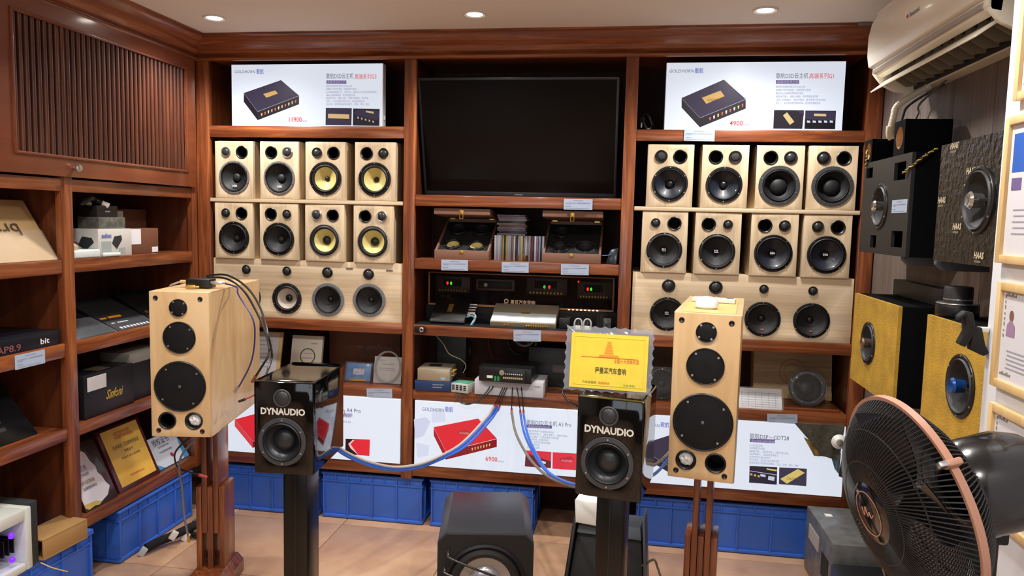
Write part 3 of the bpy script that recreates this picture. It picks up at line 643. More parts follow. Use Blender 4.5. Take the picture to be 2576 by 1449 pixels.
S.poly('photo_inset', [('2A2638', 1, [cG(226, 1146), cG(222, 1290), cG(462, 1308), cG(466, 1156)]), ('E0D8F0', 2, [cG(226, 1186), cG(226, 1190), cG(464, 1226), cG(464, 1222)]), ('D8C070', 2, [cG(370, 1165), cG(380, 1180), cG(462, 1192), cG(462, 1178)]), ('C8CCE4', 2, [cG(320, 1215), cG(320, 1235), cG(365, 1242), cG(365, 1222)]), ('C8CCE4', 2, [cG(390, 1232), cG(385, 1265), cG(440, 1275), cG(445, 1240)])] + [('D8B860', 2, [cG(232 + i * 32, 1210 + i * 8), cG(232 + i * 32, 1226 + i * 8), cG(250 + i * 32, 1228 + i * 8), cG(250 + i * 32, 1212 + i * 8)]) for i in range(3)])
S.poly('photo_inset', [('3E384E', 1, [cG(484, 1158), cG(481, 1303), cG(718, 1321), cG(723, 1170)]), ('D8C070', 2, [cG(492, 1258), cG(550, 1300), cG(706, 1205), cG(645, 1172)])]); S.text('GOLDHORN', cG(545, 1262), 6, '5A4A28', 32, layer=4, shear=.5)
S.done()

# ------------------------------------------------------------------ television
tv = thing('television', 'large black flat television tilted forward in the middle bay', 'television', (.487, .172, 1.6915), 0, rx=rad(16.0))
W2, HH = .484, .574
MB().box(-W2, W2, .012, .05, 0, HH).build('housing', BLK, tv, bevel=.004)
b = .011
fr = MB().box(-W2, -W2 + b, 0, .012, 0, HH).box(W2 - b, W2, 0, .012, 0, HH).box(-W2 + b, W2 - b, 0, .012, HH - b, HH).box(-W2 + b, W2 - b, 0, .012, 0, b + .008)
fr.build('bezel', mat('dark bezel', '1C2022', .3), tv, bevel=.001)
MB().box(-W2 + b, W2 - b, .004, .012, b + .008, HH - b).build('screen', mat('switched off screen', '050506', .2, spec=.18), tv)
MB().box(-.02, .02, -.001, .001, .004, .009).build('badge', SIL, tv)
MB().box(-.2, .2, .05, .085, .17, .42).build('wall_bracket', BLKM, tv)

# ------------------------------------------------------------------ tall maple speakers on plank stands
def grille_mat():
    m = bpy.data.materials.new('perforated black grille'); m.use_nodes = True; nt = m.node_tree; b = nt.nodes['Principled BSDF']
    tc = nt.nodes.new('ShaderNodeTexCoord'); mp = nt.nodes.new('ShaderNodeMapping'); mp.inputs['Scale'].default_value = (420, 420, 420); mp.inputs['Rotation'].default_value = (0, rad(30), 0)
    nt.links.new(tc.outputs['Object'], mp.inputs[0]); v = nt.nodes.new('ShaderNodeTexVoronoi'); v.inputs['Randomness'].default_value = 0; v.inputs['Scale'].default_value = 1
    nt.links.new(mp.outputs[0], v.inputs['Vector']); r = nt.nodes.new('ShaderNodeValToRGB'); e = r.color_ramp.elements; e[0].position = .32; e[0].color = lin('050506'); e[1].position = .42; e[1].color = lin('101113')
    nt.links.new(v.outputs['Distance'], r.inputs['Fac']); nt.links.new(r.outputs[0], b.inputs['Base Color']); b.inputs['Roughness'].default_value = .5; b.inputs['Specular IOR Level'].default_value = .25
    bp = nt.nodes.new('ShaderNodeBump'); bp.inputs['Strength'].default_value = .5; bp.inputs['Distance'].default_value = .001; nt.links.new(v.outputs['Distance'], bp.inputs['Height']); nt.links.new(bp.outputs[0], b.inputs['Normal'])
    return m
GRIL = grille_mat()
def grilled(parent, x, z, R, name='driver', badge=False):
    d = MB().lathe([(R, 0), (R, .005), (R * .97, .007), (R * .94, .006), (R * .94, .002)], 48, caps=False).build(name, BLK, parent, loc=(x, 0, z))
    MB().lathe([(R * .945, .0035), (R * .7, .0055), (R * .3, .0065), (0, .007)], 48, caps=False).build('grille', GRIL, d)
    if badge: MB().box(-R * .05, R * .05, -.0078, -.006, -R * .05, R * .05).build('badge', mat('grey badge', '6A6C70', .35, metal=.5), d, bevel=.002)
    for k in range(4):
        a = rad(38 + 90 * k); MB().lathe([(.004, 0), (.004, .0015), (0, .0018)], 8, caps=False).build('screw', SIL, d, loc=(R * .84 * math.cos(a), -.005, R * .84 * math.sin(a)))
    return d
def tall_speaker(label, x, y, z, rz, w, h, d, wad):
    t = thing('tall_speaker', label, 'speaker', (x, y, z), rad(rz), 'tall maple speakers')
    k = h / .6; q = w / .24
    ports = [(-.055 * q, .068 * k, .034 * k), (.053 * q, .068 * k, .034 * k)]
    mb = cabinet_mesh(w, h, d, [(p[0], p[1], .031 * k) for p in ports])
    mb.build('cabinet', MP, t, bevel=.0025)
    if wad == 'L': MB().box(-w / 2 + .02, w / 2 - .02, .03, d - .03, h - .0005, h + .0012).build('top_panel', mat('yellow top film', 'D2B46C', .4), t)
    grilled(t, -.002, .535 * k, .036 * k, 'tweeter')
    grilled(t, 0, .413 * k, .066 * k, 'midrange'); grilled(t, 0, .212 * k, .105 * k, 'woofer', True)
    port(t, ports[0][0], ports[0][1], .034 * k, wad=(wad == 'L')); port(t, ports[1][0], ports[1][1], .034 * k, wad=(wad == 'R'))
    for gx, gz in ((-.093, .574), (.086, .572), (-.09, .027), (.087, .025)):
        MB().lathe([(.009, 0), (.009, .002), (.007, .003), (.004, .0005), (0, 0)], 16, caps=False).build('peg_socket', BLK, t, loc=(gx * q, 0, gz * k))
    return t
def plank_stand(label, x, y, rz, ly, ztop, zmid, zgap, dep=.128, lx=0):
    c, s = math.cos(rad(rz)), math.sin(rad(rz))
    t = thing('speaker_stand', label, 'stand', (x + c * lx - s * ly, y + s * lx + c * ly, 0), rad(rz), 'wooden plank speaker stands')
    th = .0236; g = .0011
    for i in range(5):
        x0 = (i - 2.5) * th + g; x1 = x0 + th - 2 * g
        if i % 2 == 0: MB().box(x0, x1, 0, dep, .084, zmid).build('plank', WV, t, bevel=.0015)
        else: MB().box(x0, x1, .002, dep - .002, zgap, ztop - .012).build('plank', WV, t, bevel=.0015)
    MB().box(-.075, .075, -.02, dep + .02, ztop - .012, ztop - .0005).build('top_plate', WV, t, bevel=.0015)
    MB().prism([(-.085, 0), (.085, 0), (.085, .055), (.06, .085), (-.06, .085), (-.085, .055)], -.10, dep + .03, 'Y').build('base', WV, t, bevel=.003)
    return t
LS = tall_speaker('tall maple three-way speaker with an adapter and cables on top', -.597, -1.030, .73, 10.2, .2195, .549, .599, 'R')
plank_stand('wooden plank stand under the maple speaker nearest the side cabinet', -.597, -1.030, 10.2, .272, .73, .434, .235)
RS = tall_speaker('tall maple three-way speaker with a remote and white puck on top', 1.3025, -1.085, .7306, -9.1, .211, .554, .604, 'L')
plank_stand('wooden plank stand under the maple speaker near the fan', 1.3025, -1.085, -9.1, .25, .7306, .434, .235)

# ------------------------------------------------------------------ gloss black speakers on pillar stands
def black_speaker(label, x, y, z, rz, w, h, d):
    t = thing('black_speaker', label, 'speaker', (x, y, z), rad(rz), 'gloss black bookshelf speakers')
    wz = .110 * h / .309
    mb = cabinet_mesh(w, h, d, [(-.004, wz, .068)], t=.02); mb.build('cabinet', BLKG, t, bevel=.004)
    WK['dyn'] = (mat('charcoal cast ring', '34363A', .5), .80, RUB, mat('satin black cone', '202226', .38), .70, mat('satin black cone', '202226', .38), .46, 6)
    woofer(t, -.004, wz, .081, 'dyn', seg=56)
    tw = MB().lathe([(.03, 0), (.03, .003), (.028, .005), (.024, .004), (.022, .001)], 40, caps=False).build('tweeter', mat('charcoal cast ring', '34363A', .5), t, loc=(-.004, 0, .256 * h / .309))
    MB().lathe([(.0235 * math.cos(i * PI / 12), .001 + .009 * math.sin(i * PI / 12)) for i in range(7)], 40, caps=False).build('dome', DOME, tw)
    lettering('lettering', [('DYNAUDIO', .030, T(-.078, -.0008, .201 * h / .309), 0, dict(width=.150, bold=.0011))], [mat('cream lettering', 'D2CEC4', .5)], t)
    return t
def pillar_stand(label, x, y, rz, ly0, ly1, w, ztop, lx=0):
    c, s = math.cos(rad(rz)), math.sin(rad(rz))
    t = thing('pillar_stand', label, 'stand', (x + c * lx - s * (ly0 + ly1) / 2, y + s * lx + c * (ly0 + ly1) / 2, 0), rad(rz), 'black pillar speaker stands')
    d = (ly1 - ly0) / 2
    MB().box(-w / 2, w / 2, -d, d, .02, ztop - .008).build('column', mat('satin black column', '0A0806', .28, coat=.1, spec=.35), t, bevel=.003)
    MB().box(-.08, .08, -d - .03, d + .05, ztop - .008, ztop - .0006).build('top_plate', BLK, t, bevel=.001)
    MB().box(-.13, .13, -.16, .16, 0, .02).build('base_plate', BLK, t, bevel=.004)
    MB().box(-.0006, .0006, -d - .0006, -d, .03, ztop - .02).build('seam', mat('seam grey', '2A2826', .5), t)
    return t
DL = black_speaker('gloss black speaker with white lettering beside the maple speaker with cables', -.056, -1.30, .719, 4.1, .20, .309, .324)
pillar_stand('black pillar stand standing among the blue crates', -.056, -1.30, 4.1, .10, .22, .085, .719)
DR = black_speaker('gloss black speaker with white lettering carrying the yellow award', 1.005, -1.344, .741, -10.5, .20, .306, .25)
pillar_stand('black pillar stand beside the subwoofer', 1.005, -1.344, -10.5, .05, .15, .086, .741)

# ------------------------------------------------------------------ award standing on the black speaker
BLq = atz(1414, 981, 1.0475); BRq = atz(1640, 999, 1.0475)
dv = (BRq - BLq); dv.z = 0; dn = Vector((-dv.y, dv.x, 0)).normalized()
c5b = lambda a, b: (1380 + a / 2.897, 780 + b / 2.897)
hA = .203
TLq = BLq + Vector((0, 0, hA)) + dn * .035
M, aw, ah = frame3(BLq, BRq, TLq)
aw_t = empty_at('award_plaque', 'clear acrylic award with a yellow gold plate on the black speaker', 'award', M)
ACR = mat('clear acrylic', 'A2A8B4', .06, alpha=.32, spec=.8)
pts = []
nsc = 9
for side in range(4):
    A, B = [((0, 0), (aw, 0)), ((aw, 0), (aw, ah)), ((aw, ah), (0, ah)), ((0, ah), (0, 0))][side]
    n = nsc if side % 2 == 0 else 7
    for i in range(n):
        for j in range(4):
            t_ = (i + j / 4) / n; bump_ = abs(math.sin(PI * j / 4)) * .0055
            nx, nz = (B[1] - A[1]), -(B[0] - A[0]); L_ = math.hypot(nx, nz)
            pts.append((A[0] + (B[0] - A[0]) * t_ - nx / L_ * bump_, A[1] + (B[1] - A[1]) * t_ - nz / L_ * bump_))
MB().prism(pts, 0, .012, 'Y').build('acrylic_slab', ACR, aw_t, bevel=.0015)
def goldfoil():
    m = mat('yellow gold foil', 'E0C438', .35, metal=.2, var=.05, vscale=30, bump=.25, bscale=260); return m
gx0, gx1, gz0, gz1 = aw * .075, aw * .935, ah * .06, ah * .885
MB().box(gx0, gx1, -.001, 0, gz0, gz1).build('gold_plate', goldfoil(), aw_t)
e = .006
mb = MB()
for (a, b, c, d) in ((gx0 + .01, gx1 - .01, gz0 + .01, gz0 + .012), (gx0 + .01, gx1 - .01, gz1 - .012, gz1 - .01), (gx0 + .01, gx0 + .012, gz0 + .012, gz1 - .012), (gx1 - .012, gx1 - .01, gz0 + .012, gz1 - .012)): mb.box(a, b, -.002, -.001, c, d)
mb.build('embossed_border', goldfoil(), aw_t)
W_, H_ = gx1 - gx0, gz1 - gz0
mb = MB(); px_, pz_ = gx0 + W_ * .5, gz0 + H_ * .64
for i in range(5): ww = .014 - i * .002; mb.box(px_ - ww, px_ + ww, -.0018, -.001, pz_ + i * .008, pz_ + i * .008 + .006)
mb.box(px_ - .03, px_ + .03, -.0018, -.001, pz_ - .01, pz_ - .003)
mb.build('pagoda_emblem', mat('orange print', 'D88A18', .5), aw_t)
MB().box(gx0 + W_ * .14, gx0 + W_ * .88, -.0018, -.001, gz0 + H_ * .565, gz0 + H_ * .575).build('red_rule', INKR, aw_t)
lettering('lettering', [('全国十大改装名店', .014, T(gx0 + W_ * .57, -.0018, gz0 + H_ * .49), 1, dict(width=W_ * .32)), ('程曼耳汽车音响', .021, T(gx0 + W_ * .33, -.0018, gz0 + H_ * .29), 0, dict(width=W_ * .40, bold=.0003)),
    ('汽车改装网', .009, T(gx0 + W_ * .17, -.0018, gz0 + H_ * .09), 0, {}), ('改装协会', .009, T(gx0 + W_ * .38, -.0018, gz0 + H_ * .09), 1, {}), ('汽车音响', .009, T(gx0 + W_ * .70, -.0018, gz0 + H_ * .07), 2, {})], [mat('dark olive print', '4A3C10', .5), INKR, mat('green print', '2A7A5A', .5)], aw_t)

# ------------------------------------------------------------------ on the tall speakers
LST = 1.2795
def onLS(lx, ly, dz=0): c, s = math.cos(rad(10.2)), math.sin(rad(10.2)); lx *= .9145; ly *= .9145; return Vector((-.597 + c * lx - s * ly, -1.030 + s * lx + c * ly, LST + dz))
ad = thing('audio_adapter', 'small black adapter box with plugs lying on the maple speaker', 'adapter', onLS(.015, .20), rad(6))
MB().box(-.05, .045, -.03, .03, .0005, .034).build('case', BLK, ad, bevel=.003)
MB().lathe([(.007, 0), (.007, .035), (.0, .036)], 12, M=T(-.05, .0, .02) @ RZ(-PI / 2)).build('plug', mat('tan plug', 'C8A878', .4), ad)
for k in (-1, 1): MB().lathe([(.006, 0), (.007, .03), (.004, .045), (0, .046)], 12, M=T(.045, k * .014, .02) @ RZ(PI / 2)).build('plug', SIL, ad)
yp = thing('gold_plug', 'gold plated plug lying in front of the adapter box', 'plug', onLS(.0, .125), rad(15))
MB().lathe([(.006, -.02), (.0075, -.01), (.0075, .012), (.004, .016), (.004, .03), (0, .031)], 12, M=T(0, 0, .0078) @ RZ(PI / 2)).build('body', GOLD, yp)
def cable(name, label, pts, r, m, group=None, ends=None, cat='cable', n=10, seg=8):
    sp = spline(pts, n); o = sp[0]
    t = thing(name, label, cat, o, 0, group)
    MB().tube([p - o for p in sp], r, seg).build('cord', m, t)
    for (pos, rr, ln, mm, nm) in (ends or []):
        i = 0 if pos == 0 else len(sp) - 1; j = 1 if pos == 0 else len(sp) - 2
        d = (sp[i] - sp[j]).normalized(); MB().tube([sp[i] - o - d * ln * .3, sp[i] - o + d * ln * .7], rr, 10).build(nm, mm, t)
    return t
CB = mat('black cable jacket', '141414', .4); CBL = mat('blue cable jacket', '2F62C4', .4); CGR = mat('grey cable jacket', 'A69E94', .45); CVI = mat('violet blue cable', '2C2A6A', .4)
A0 = onLS(.06, .2, .03)
cable('audio_cable', 'violet blue audio cable curving down the side of the maple speaker', [onLS(.095, .205, .02), onLS(.15, .24, .0), at(600, 742, -0.871), at(635, 800, -0.908), at(641, 850, -0.908), at(632, 910, -0.908), at(607, 962, -0.908), at(597, 976, -0.908)], .0032, CVI, ends=[(1, .006, .03, SIL, 'plug')])
cable('audio_cable', 'thick black cable looping from the adapter to the black speaker top', [onLS(.03, .23, .03), at(520, 695, -0.761), at(570, 692, -0.807), at(620, 722, -0.871), at(655, 775, -0.944), at(676, 850, -1.036), at(684, 895, -0.950), at(674, 930, -1.000), at(668, 945, -1.020)], .0042, CB)
cable('audio_cable', 'black cable looping behind the maple speaker down to a plug', [onLS(.03, .215, .03), at(515, 700, -0.761), at(565, 700, -0.807), at(610, 728, -0.871), at(648, 790, -0.926), at(672, 850, -0.963), at(676, 890, -0.999), at(660, 920, -1.018), at(641, 950, -1.018)], .0042, CB, ends=[(1, .006, .03, mat('bronze plug', '8A5A40', .4, metal=.5), 'plug')])
cable('audio_cable', 'thin grey lead from the adapter plug over the maple speaker edge', [onLS(-.075, .20, .02), onLS(-.1, .2, .012), onLS(-.125, .21, .0), onLS(-.14, .23, -.03)], .004, CGR)
cable('test_lead', 'black test lead with a red sleeve ending beside the maple speaker', [at(612, 1006, -0.871), at(630, 999, -0.908), at(648, 990, -0.990), at(672, 990, -1.127), at(690, 1010, -0.970)], .0028, mat('red sleeve', 'B83038', .45), ends=[(0, .0055, .05, BLK, 'plug')])
RST = .7306 + .554 + .0015
def onRS(lx, ly, dz=0): c, s = math.cos(rad(-9.1)), math.sin(rad(-9.1)); lx *= .878; ly *= .878; return Vector((1.3025 + c * lx - s * ly, -1.085 + s * lx + c * ly, RST + dz))
pk = thing('wireless_puck', 'glossy white rounded mouse on top of the maple speaker', 'mouse', onRS(-.015, .17), rad(-9))
mb = MB(); R = .040
mb.lathe([(R * .8, 0), (R * .98, .006), (R, .014), (R * .96, .024), (R * .8, .034), (R * .45, .041), (0, .043)], 32, M=RX(PI / 2) @ Matrix.Diagonal((1, 1, .78, 1)))
mb.M = Matrix.Identity(4); mb.v = [Vector((v.x, v.y, -v.z)) for v in mb.v]
mb.build('shell', mat('gloss white plastic', 'E8EAF0', .12, coat=.6), pk)
rm = thing('remote_control', 'slim white remote control lying on top of the maple speaker', 'remote', onRS(.0, .42), rad(-14))
MB().box(-.078, .078, -.02, .02, .0003, .017).build('case', WHP, rm, bevel=.004)
MB().box(.045, .07, -.012, .012, .018, .0186).build('screen', mat('grey lcd', '6A7068', .3), rm)
for i in range(4):
    for j in range(2): MB().box(-.06 + i * .02, -.048 + i * .02, -.012 + j * .014, -.003 + j * .014, .018, .0195).build('button', mat('pale grey button', 'C0C0BC', .5), rm, bevel=.001)

# ------------------------------------------------------------------ floor things: subwoofer, wedge box, crates
sb = thing('subwoofer', 'black subwoofer with a grey dome standing on the floor', 'subwoofer', (.555, -.909, 0), rad(10.1))
sw, sh, sd, ch = .36, .40, .445, .032
prof = [(-sw/2, .03), (sw/2, .03), (sw/2, sh - ch), (sw/2 - ch, sh), (-sw/2 + ch, sh), (-sw/2, sh - ch)]
SUBM = mat('slate black vinyl', '2A2B31', .38); 
mb = MB(); mb.prism(prof, .02, sd, 'Y'); mb.build('cabinet', SUBM, sb, bevel=.002)
mb = MB(); mb.holed(sw, sh, [(0, .21, .142)], .02, outer=prof, seg=48); mb.build('baffle', BLKM, sb)
dr = MB().lathe([(.155, 0), (.155, .004), (.145, .008), (.138, .003), (.138, -.005)], 56, caps=False).build('woofer', BLK, sb, loc=(0, 0, .21))
MB().lathe([(.139, -.004), (.132, .008), (.12, .013), (.108, .009), (.1, -.004)], 56, caps=False).build('surround', RUB, dr)
MB().lathe([(.1, -.004), (.085, -.008), (.062, -.016)], 48, caps=False).build('cone', mat('grey cone', '9A9690', .35, metal=.4), dr)
MB().lathe([(.062 * math.cos(i * PI / 14), -.017 + .022 * math.sin(i * PI / 14)) for i in range(8)], 40, caps=False).build('dust_cap', mat('silver dome', 'BEBEC2', .22, metal=.6), dr)
for k in range(3):
    z = .115 - k * .06; xx = -.138 if k == 0 else -.15
    MB().tube(spline([(xx, -.004, z + .02), (xx, -.03, z + .012), (xx + .012, -.042, z), (.0, -.046, z - .05), (.138, -.042, z - .1), (.15, -.03, z - .106), (.15, -.004, z - .106)], 6), .0042, 8).build('guard_bar', mat('black guard bar', '1A1E1C', .3), dr)
for q in ((-.15, .05), (.15, .05), (-.15, .4), (.15, .4)): MB().lathe([(.02, 0), (.018, .03)], 14, M=T(q[0], q[1], .03) @ RX(PI / 2)).build('foot', RUB, sb)

wb = thing('wedge_box', 'black sloping speaker box behind the pillar under the award', 'speaker', (.995, -.80, 0), rad(-6))
MB().hexa([(-.165, 0, 0), (.165, 0, 0), (.165, .3, 0), (-.165, .3, 0)], [(-.125, .12, .36), (.125, .12, .36), (.125, .26, .36), (-.125, .26, .36)]).build('cabinet', BLKM, wb, bevel=.008)
MB().hexa([(-.128, .098, .345), (.128, .098, .345), (.128, .26, .361), (-.128, .26, .361)], [(-.12, .125, .385), (.12, .125, .385), (.12, .25, .385), (-.12, .25, .385)]).build('top_trim', mat('grey trim', '3A3E44', .45), wb, bevel=.003)
MB().hexa([(-.178, -.01, .0), (-.162, -.01, 0), (-.162, .12, 0), (-.178, .12, 0)], [(-.142, .1, .40), (-.127, .1, .40), (-.127, .2, .40), (-.142, .2, .40)]).build('side_plate', BLK, wb, bevel=.004)
MB().hexa([(.162, -.01, .0), (.174, -.01, 0), (.174, .12, 0), (.162, .12, 0)], [(.128, .1, .43), (.138, .1, .43), (.138, .2, .44), (.128, .2, .44)]).build('side_plate', mat('grey side plate', '4A4E56', .4, metal=.3), wb, bevel=.003)
pp = thing('paper_pack', 'crumpled white paper pack lying on the black sloping box', 'paper', (.945, -.655, .386), rad(-10))
mb = MB(); mb.box(-.065, .065, -.06, .05, 0, .1); me = mb.mesh('pack', .008, 35, 2)
rnd = random.Random(5)
for v in me.vertices: v.co += Vector((rnd.uniform(-1, 1), rnd.uniform(-1, 1), rnd.uniform(0, 1))) * .004
link('pack', me, mat('crumpled white paper', 'DCDCD6', .7, bump=.4, bscale=30), pp)
mb = MB(); mb.quad((.02, -.0625, .012), (.045, -.0625, .012), (.045, -.0625, .03), (.02, -.0625, .03)); mb.build('stamp', mat('grey stamp', 'A8ACA8', .7), pp)

def crate(label, x, y, rz, w, h=.245, d=.36, nr=5):
    t = thing('storage_crate', label, 'crate', (x, y, .0005), rz, 'blue plastic crates')
    th = .008; f = .012
    mb = MB()
    mb.box(f, w - f, f, f + th, .006, h).box(f, w - f, d - f - th, d - f, .006, h).box(f, f + th, f + th, d - f - th, .006, h).box(w - f - th, w - f, f + th, d - f - th, .006, h).box(f, w - f, f, d - f, .0, .008)
    mb.build('body', BLUE, t, bevel=.002)
    def loop(z0, z1, o, nm):
        MB().box(-o + .004, w + o - .004, .004 - o, f, z0, z1).box(-o + .004, w + o - .004, d - f, d - .004 + o, z0, z1).box(.004 - o, f, f, d - f, z0, z1).box(w - f, w - .004 + o, f, d - f, z0, z1).build(nm, BLUE, t, bevel=.002)
    loop(h - .01, h, .004, 'rim'); loop(h - .05, h - .042, 0, 'band'); loop(.004, .02, 0, 'skirt')
    for i in range(nr):
        xx = f + (w - 2 * f) * i / (nr - 1); MB().box(xx - .004, xx + .004, .003, f + .001, .02, h - .05).build('rib', BLUE, t, bevel=.001)
    for i in range(2 * nr - 1):
        xx = f + (w - 2 * f) * i / (2 * nr - 2); MB().box(xx - .003, xx + .003, .003, f + .001, h - .042, h - .01).build('rib', BLUE, t, bevel=.001)
    for i in range(3):
        yy = f + (d - 2 * f) * (i + .5) / 3
        for xx in (.004, w - f - .001): MB().box(xx, xx + f - .003, yy - .004, yy + .004, .02, h - .05).build('rib', BLUE, t, bevel=.001)
    return t
crate('blue plastic crate behind the wooden plank stand', -1.03, .03, 0, .52, nr=5)
crate('blue plastic crate directly behind the black pillar stand', -.495, .032, 0, .548, nr=5)
crate('blue plastic crate behind the subwoofer', .085, .032, 0, .54, nr=5)
crate('long blue plastic crate behind the maple speaker near the fan', 1.125, .03, 0, .805, nr=6)
crate('blue plastic crate under the shelf of award plaques', -1.145, -.655, PI / 2, .57, h=.24, nr=5)
cq = crate('blue plastic crate under the purple lit amplifier', -1.125, -1.50, PI / 2, .66, h=.235, nr=5)
MB().box(.0, .66, .0, .36, .235, .246).build('lid', BLUE, cq, bevel=.003)

# ------------------------------------------------------------------ demo boxes on the right wall
XF = 1.95
def wall_box(name, label, cat, yfar, ynear, z0, z1, face, side, holes=(), th=.012, group=None, xf=XF, bump=0):
    BL, BR, TL = Vector((xf, yfar, z0)), Vector((xf, ynear, z0)), Vector((xf, yfar, z1))
    M, w, h = frame3(BL, BR, TL); t = empty_at(name, label, cat, M, group); d = XR - .001 - xf
    mb = MB(); mb.holed(w, h, [tuple(q) if len(q) == 4 else q for q in holes], th, M=T(w / 2, 0, 0)); mb.build('front_board', face, t)
    mb = MB(); mb.box(0, .012, th, d, 0, h).box(w - .012, w, th, d, 0, h).box(.012, w - .012, th, d, 0, .012).box(.012, w - .012, th, d, h - .012, h).box(.012, w - .012, d - .01, d, .012, h - .012)
    mb.build('carcass', side, t, bevel=.002)
    return t, w, h
def loc(u, v, yfar, z0, w, xf=XF): p = atx(u, v, xf); return (yfar - p.y - w / 2, p.z - z0)
def coax(t, x, z, R, pod, podm, logo=False):
    WK['coax'] = (BLK, .88, mat('grey rubber roll', '26282B', .55), CONE, .78, BLK, .2, 6)
    w = woofer(t, x, z, R, 'coax')
    MB().lathe([(R * .2, -R * .1), (R * .22, .012), (R * .26, .02), (R * .2, .026), (R * .1, .022), (0, .02)], 24, caps=False).build('tweeter_pod', podm, w)
    MB().box(0, R * .86, -.006, .0, -.005, .005).build('bridge', BLK, w, bevel=.002)
    return w
C3 = lambda a, b: (2140 + a / 3.45, 300 + b / 3.45)
CARPET = mat('black carpet covering', '07080B', 1.0, spec=.1, bump=.6, bscale=500); SATB = mat('satin black board', '1A1918', .55)
yf, yn, z0, z1 = -.395, -.903, 1.480, 1.826; w = yf - yn
hs = []
for (a, b, c, d) in ((132, 415, 195, 515), (372, 360, 484, 535), (345, 972, 452, 1108), (165, 1008, 222, 1112)):
    p, q = loc(*C3(a, d), yf, z0, w), loc(*C3(c, b), yf, z0, w); hs.append((p[0], p[1], q[0], q[1]))
wx, wz = loc(*C3(255, 755), yf, z0, w)
t, w, h = wall_box('wall_speaker_box', 'black wall speaker box with four square holes and a coaxial driver', 'speaker', yf, yn, z0, z1, SATB, CARPET, hs + [(wx, wz, .074)], group='speaker boxes on the right wall')
coax(t, w / 2 + wx, wz, .083, 1, mat('chrome pod', 'C8C8C4', .18, metal=.9))
p, q = loc(*C3(357, 815), yf, z0, w), loc(*C3(497, 692), yf, z0, w)
price_card('price card stuck on the black wall box with square holes', t.matrix_world @ Vector((w / 2 + p[0], -.0015, p[1])), t.matrix_world @ Vector((w / 2 + q[0], -.0015, p[1])), t.matrix_world @ Vector((w / 2 + p[0], -.0015, q[1])))
BEI = mat('raw board edge', 'B8926A', .7)
for lb, a, b, zz in (('small black carpeted box with a round hole beside the bookcase', -.385, -.475, .088), ('small black carpeted box with a round hole under the drain hose', -.715, -.82, .118)):
    zb = 1.8265; BL, BR, TL = Vector((1.95, a, zb)), Vector((1.95, b, zb)), Vector((1.95, a, zb + zz)); M, ww, hh = frame3(BL, BR, TL)
    k = empty_at('small_carpet_box', lb, 'speaker box', M, 'small carpeted boxes')
    mb = MB(); mb.holed(ww, hh, [(0, hh / 2, min(ww, hh) * .36)], .015, M=T(ww / 2, 0, 0)); mb.build('front_board', CARPET, k)
    MB().lathe([(min(ww, hh) * .36, -.001), (min(ww, hh) * .355, -.014), (min(ww, hh) * .34, -.05), (0, -.05)], 28, caps=False).build('hole_lining', BEI, k, loc=(ww / 2, 0, hh / 2))
    MB().box(0, .008, .015, .15, 0, hh).box(ww - .008, ww, .015, .15, 0, hh).box(.008, ww - .008, .015, .15, 0, .008).box(.008, ww - .008, .015, .15, hh - .008, hh).box(.008, ww - .008, .14, .15, .008, hh - .008).build('carcass', CARPET, k, bevel=.003)
def twist(label, pts):
    sp = spline(pts, 14); o = sp[0]; t = thing('speaker_wire', label, 'wire', o, 0, 'twisted speaker wires')
    for ph, m in ((0, mat('yellow wire', 'C8B040', .45)), (PI, mat('brown wire', '3A2A1A', .45))):
        P = []
        for i, p in enumerate(sp):
            d = (sp[min(i + 1, len(sp) - 1)] - sp[max(i - 1, 0)]).normalized(); n1 = d.orthogonal().normalized(); n2 = d.cross(n1); a = i * .9 + ph; P.append(p - o + (n1 * math.cos(a) + n2 * math.sin(a)) * .0026)
        MB().tube(P, .0022, 6).build('strand', m, t)
twist('yellow twisted wire hanging from the small carpeted box beside the bookcase', [atx(2182, 365, 1.965), atx(2181, 385, 1.945), atx(2180, 402, 1.945), atx(2178, 421, 1.946)])
twist('yellow twisted wire slanting across the black wall box', [at(2357, 374, -.91), at(2330, 390, -.92), at(2300, 412, -.915), atx(2270, 436, 1.94)])
# foil covered box
FOIL = mat('black crinkled foil', '0C0B0B', .3, metal=.1, bump=1.0, bscale=45, bdist=.008, spec=.8)
yf2, yn2, z2, z3 = -1.135, -1.60, 1.482, 1.823; w2 = yf2 - yn2
wx, wz = loc(*C3(1105, 705), yf2, z2, w2)
t, w, h = wall_box('wall_speaker_box', 'crinkled black foil wall speaker box beside the white wall', 'speaker', yf2, yn2, z2, z3, FOIL, CARPET, [(wx, wz, .08)], group='speaker boxes on the right wall')
coax(t, w / 2 + wx, wz, .092, 1, mat('chrome pod', 'C8C8C4', .18, metal=.9))
SILP = mat('silver gold print', 'C8BC9C', .4)
L_ = []
for (a, b) in ((870, 262), (1010, 478), (762, 728), (890, 955), (1075, 1205)):
    x, z = loc(*C3(a, b), yf2, z2, w2); L_.append(('HAAS', .024, T(w / 2 + x, -.0025, z), 0, dict(width=.055, shear=.15, bold=.0008))); L_.append(('AUTOSOUND', .008, T(w / 2 + x + .004, -.0025, z - .011), 0, dict(width=.036)))
lettering('lettering', L_, [SILP], t)
GRYW = mat('grey bracket', '50545A', .5)
for lb, u, v in (('grey wedge bracket under the black wall box', 2262, 640), ('grey wedge bracket under the crinkled foil box', 2345, 640)):
    p = atx(u, v, 1.955)
    tag(MB().prism([(0, .0), (.15, .0), (.15, -.03), (.02, -.03), (0, -.012)], -.012, .012, 'Y').build('wall_bracket', GRYW, loc=(1.965, p.y, 1.4795), bevel=.002), lb, 'bracket', 'grey wall brackets')
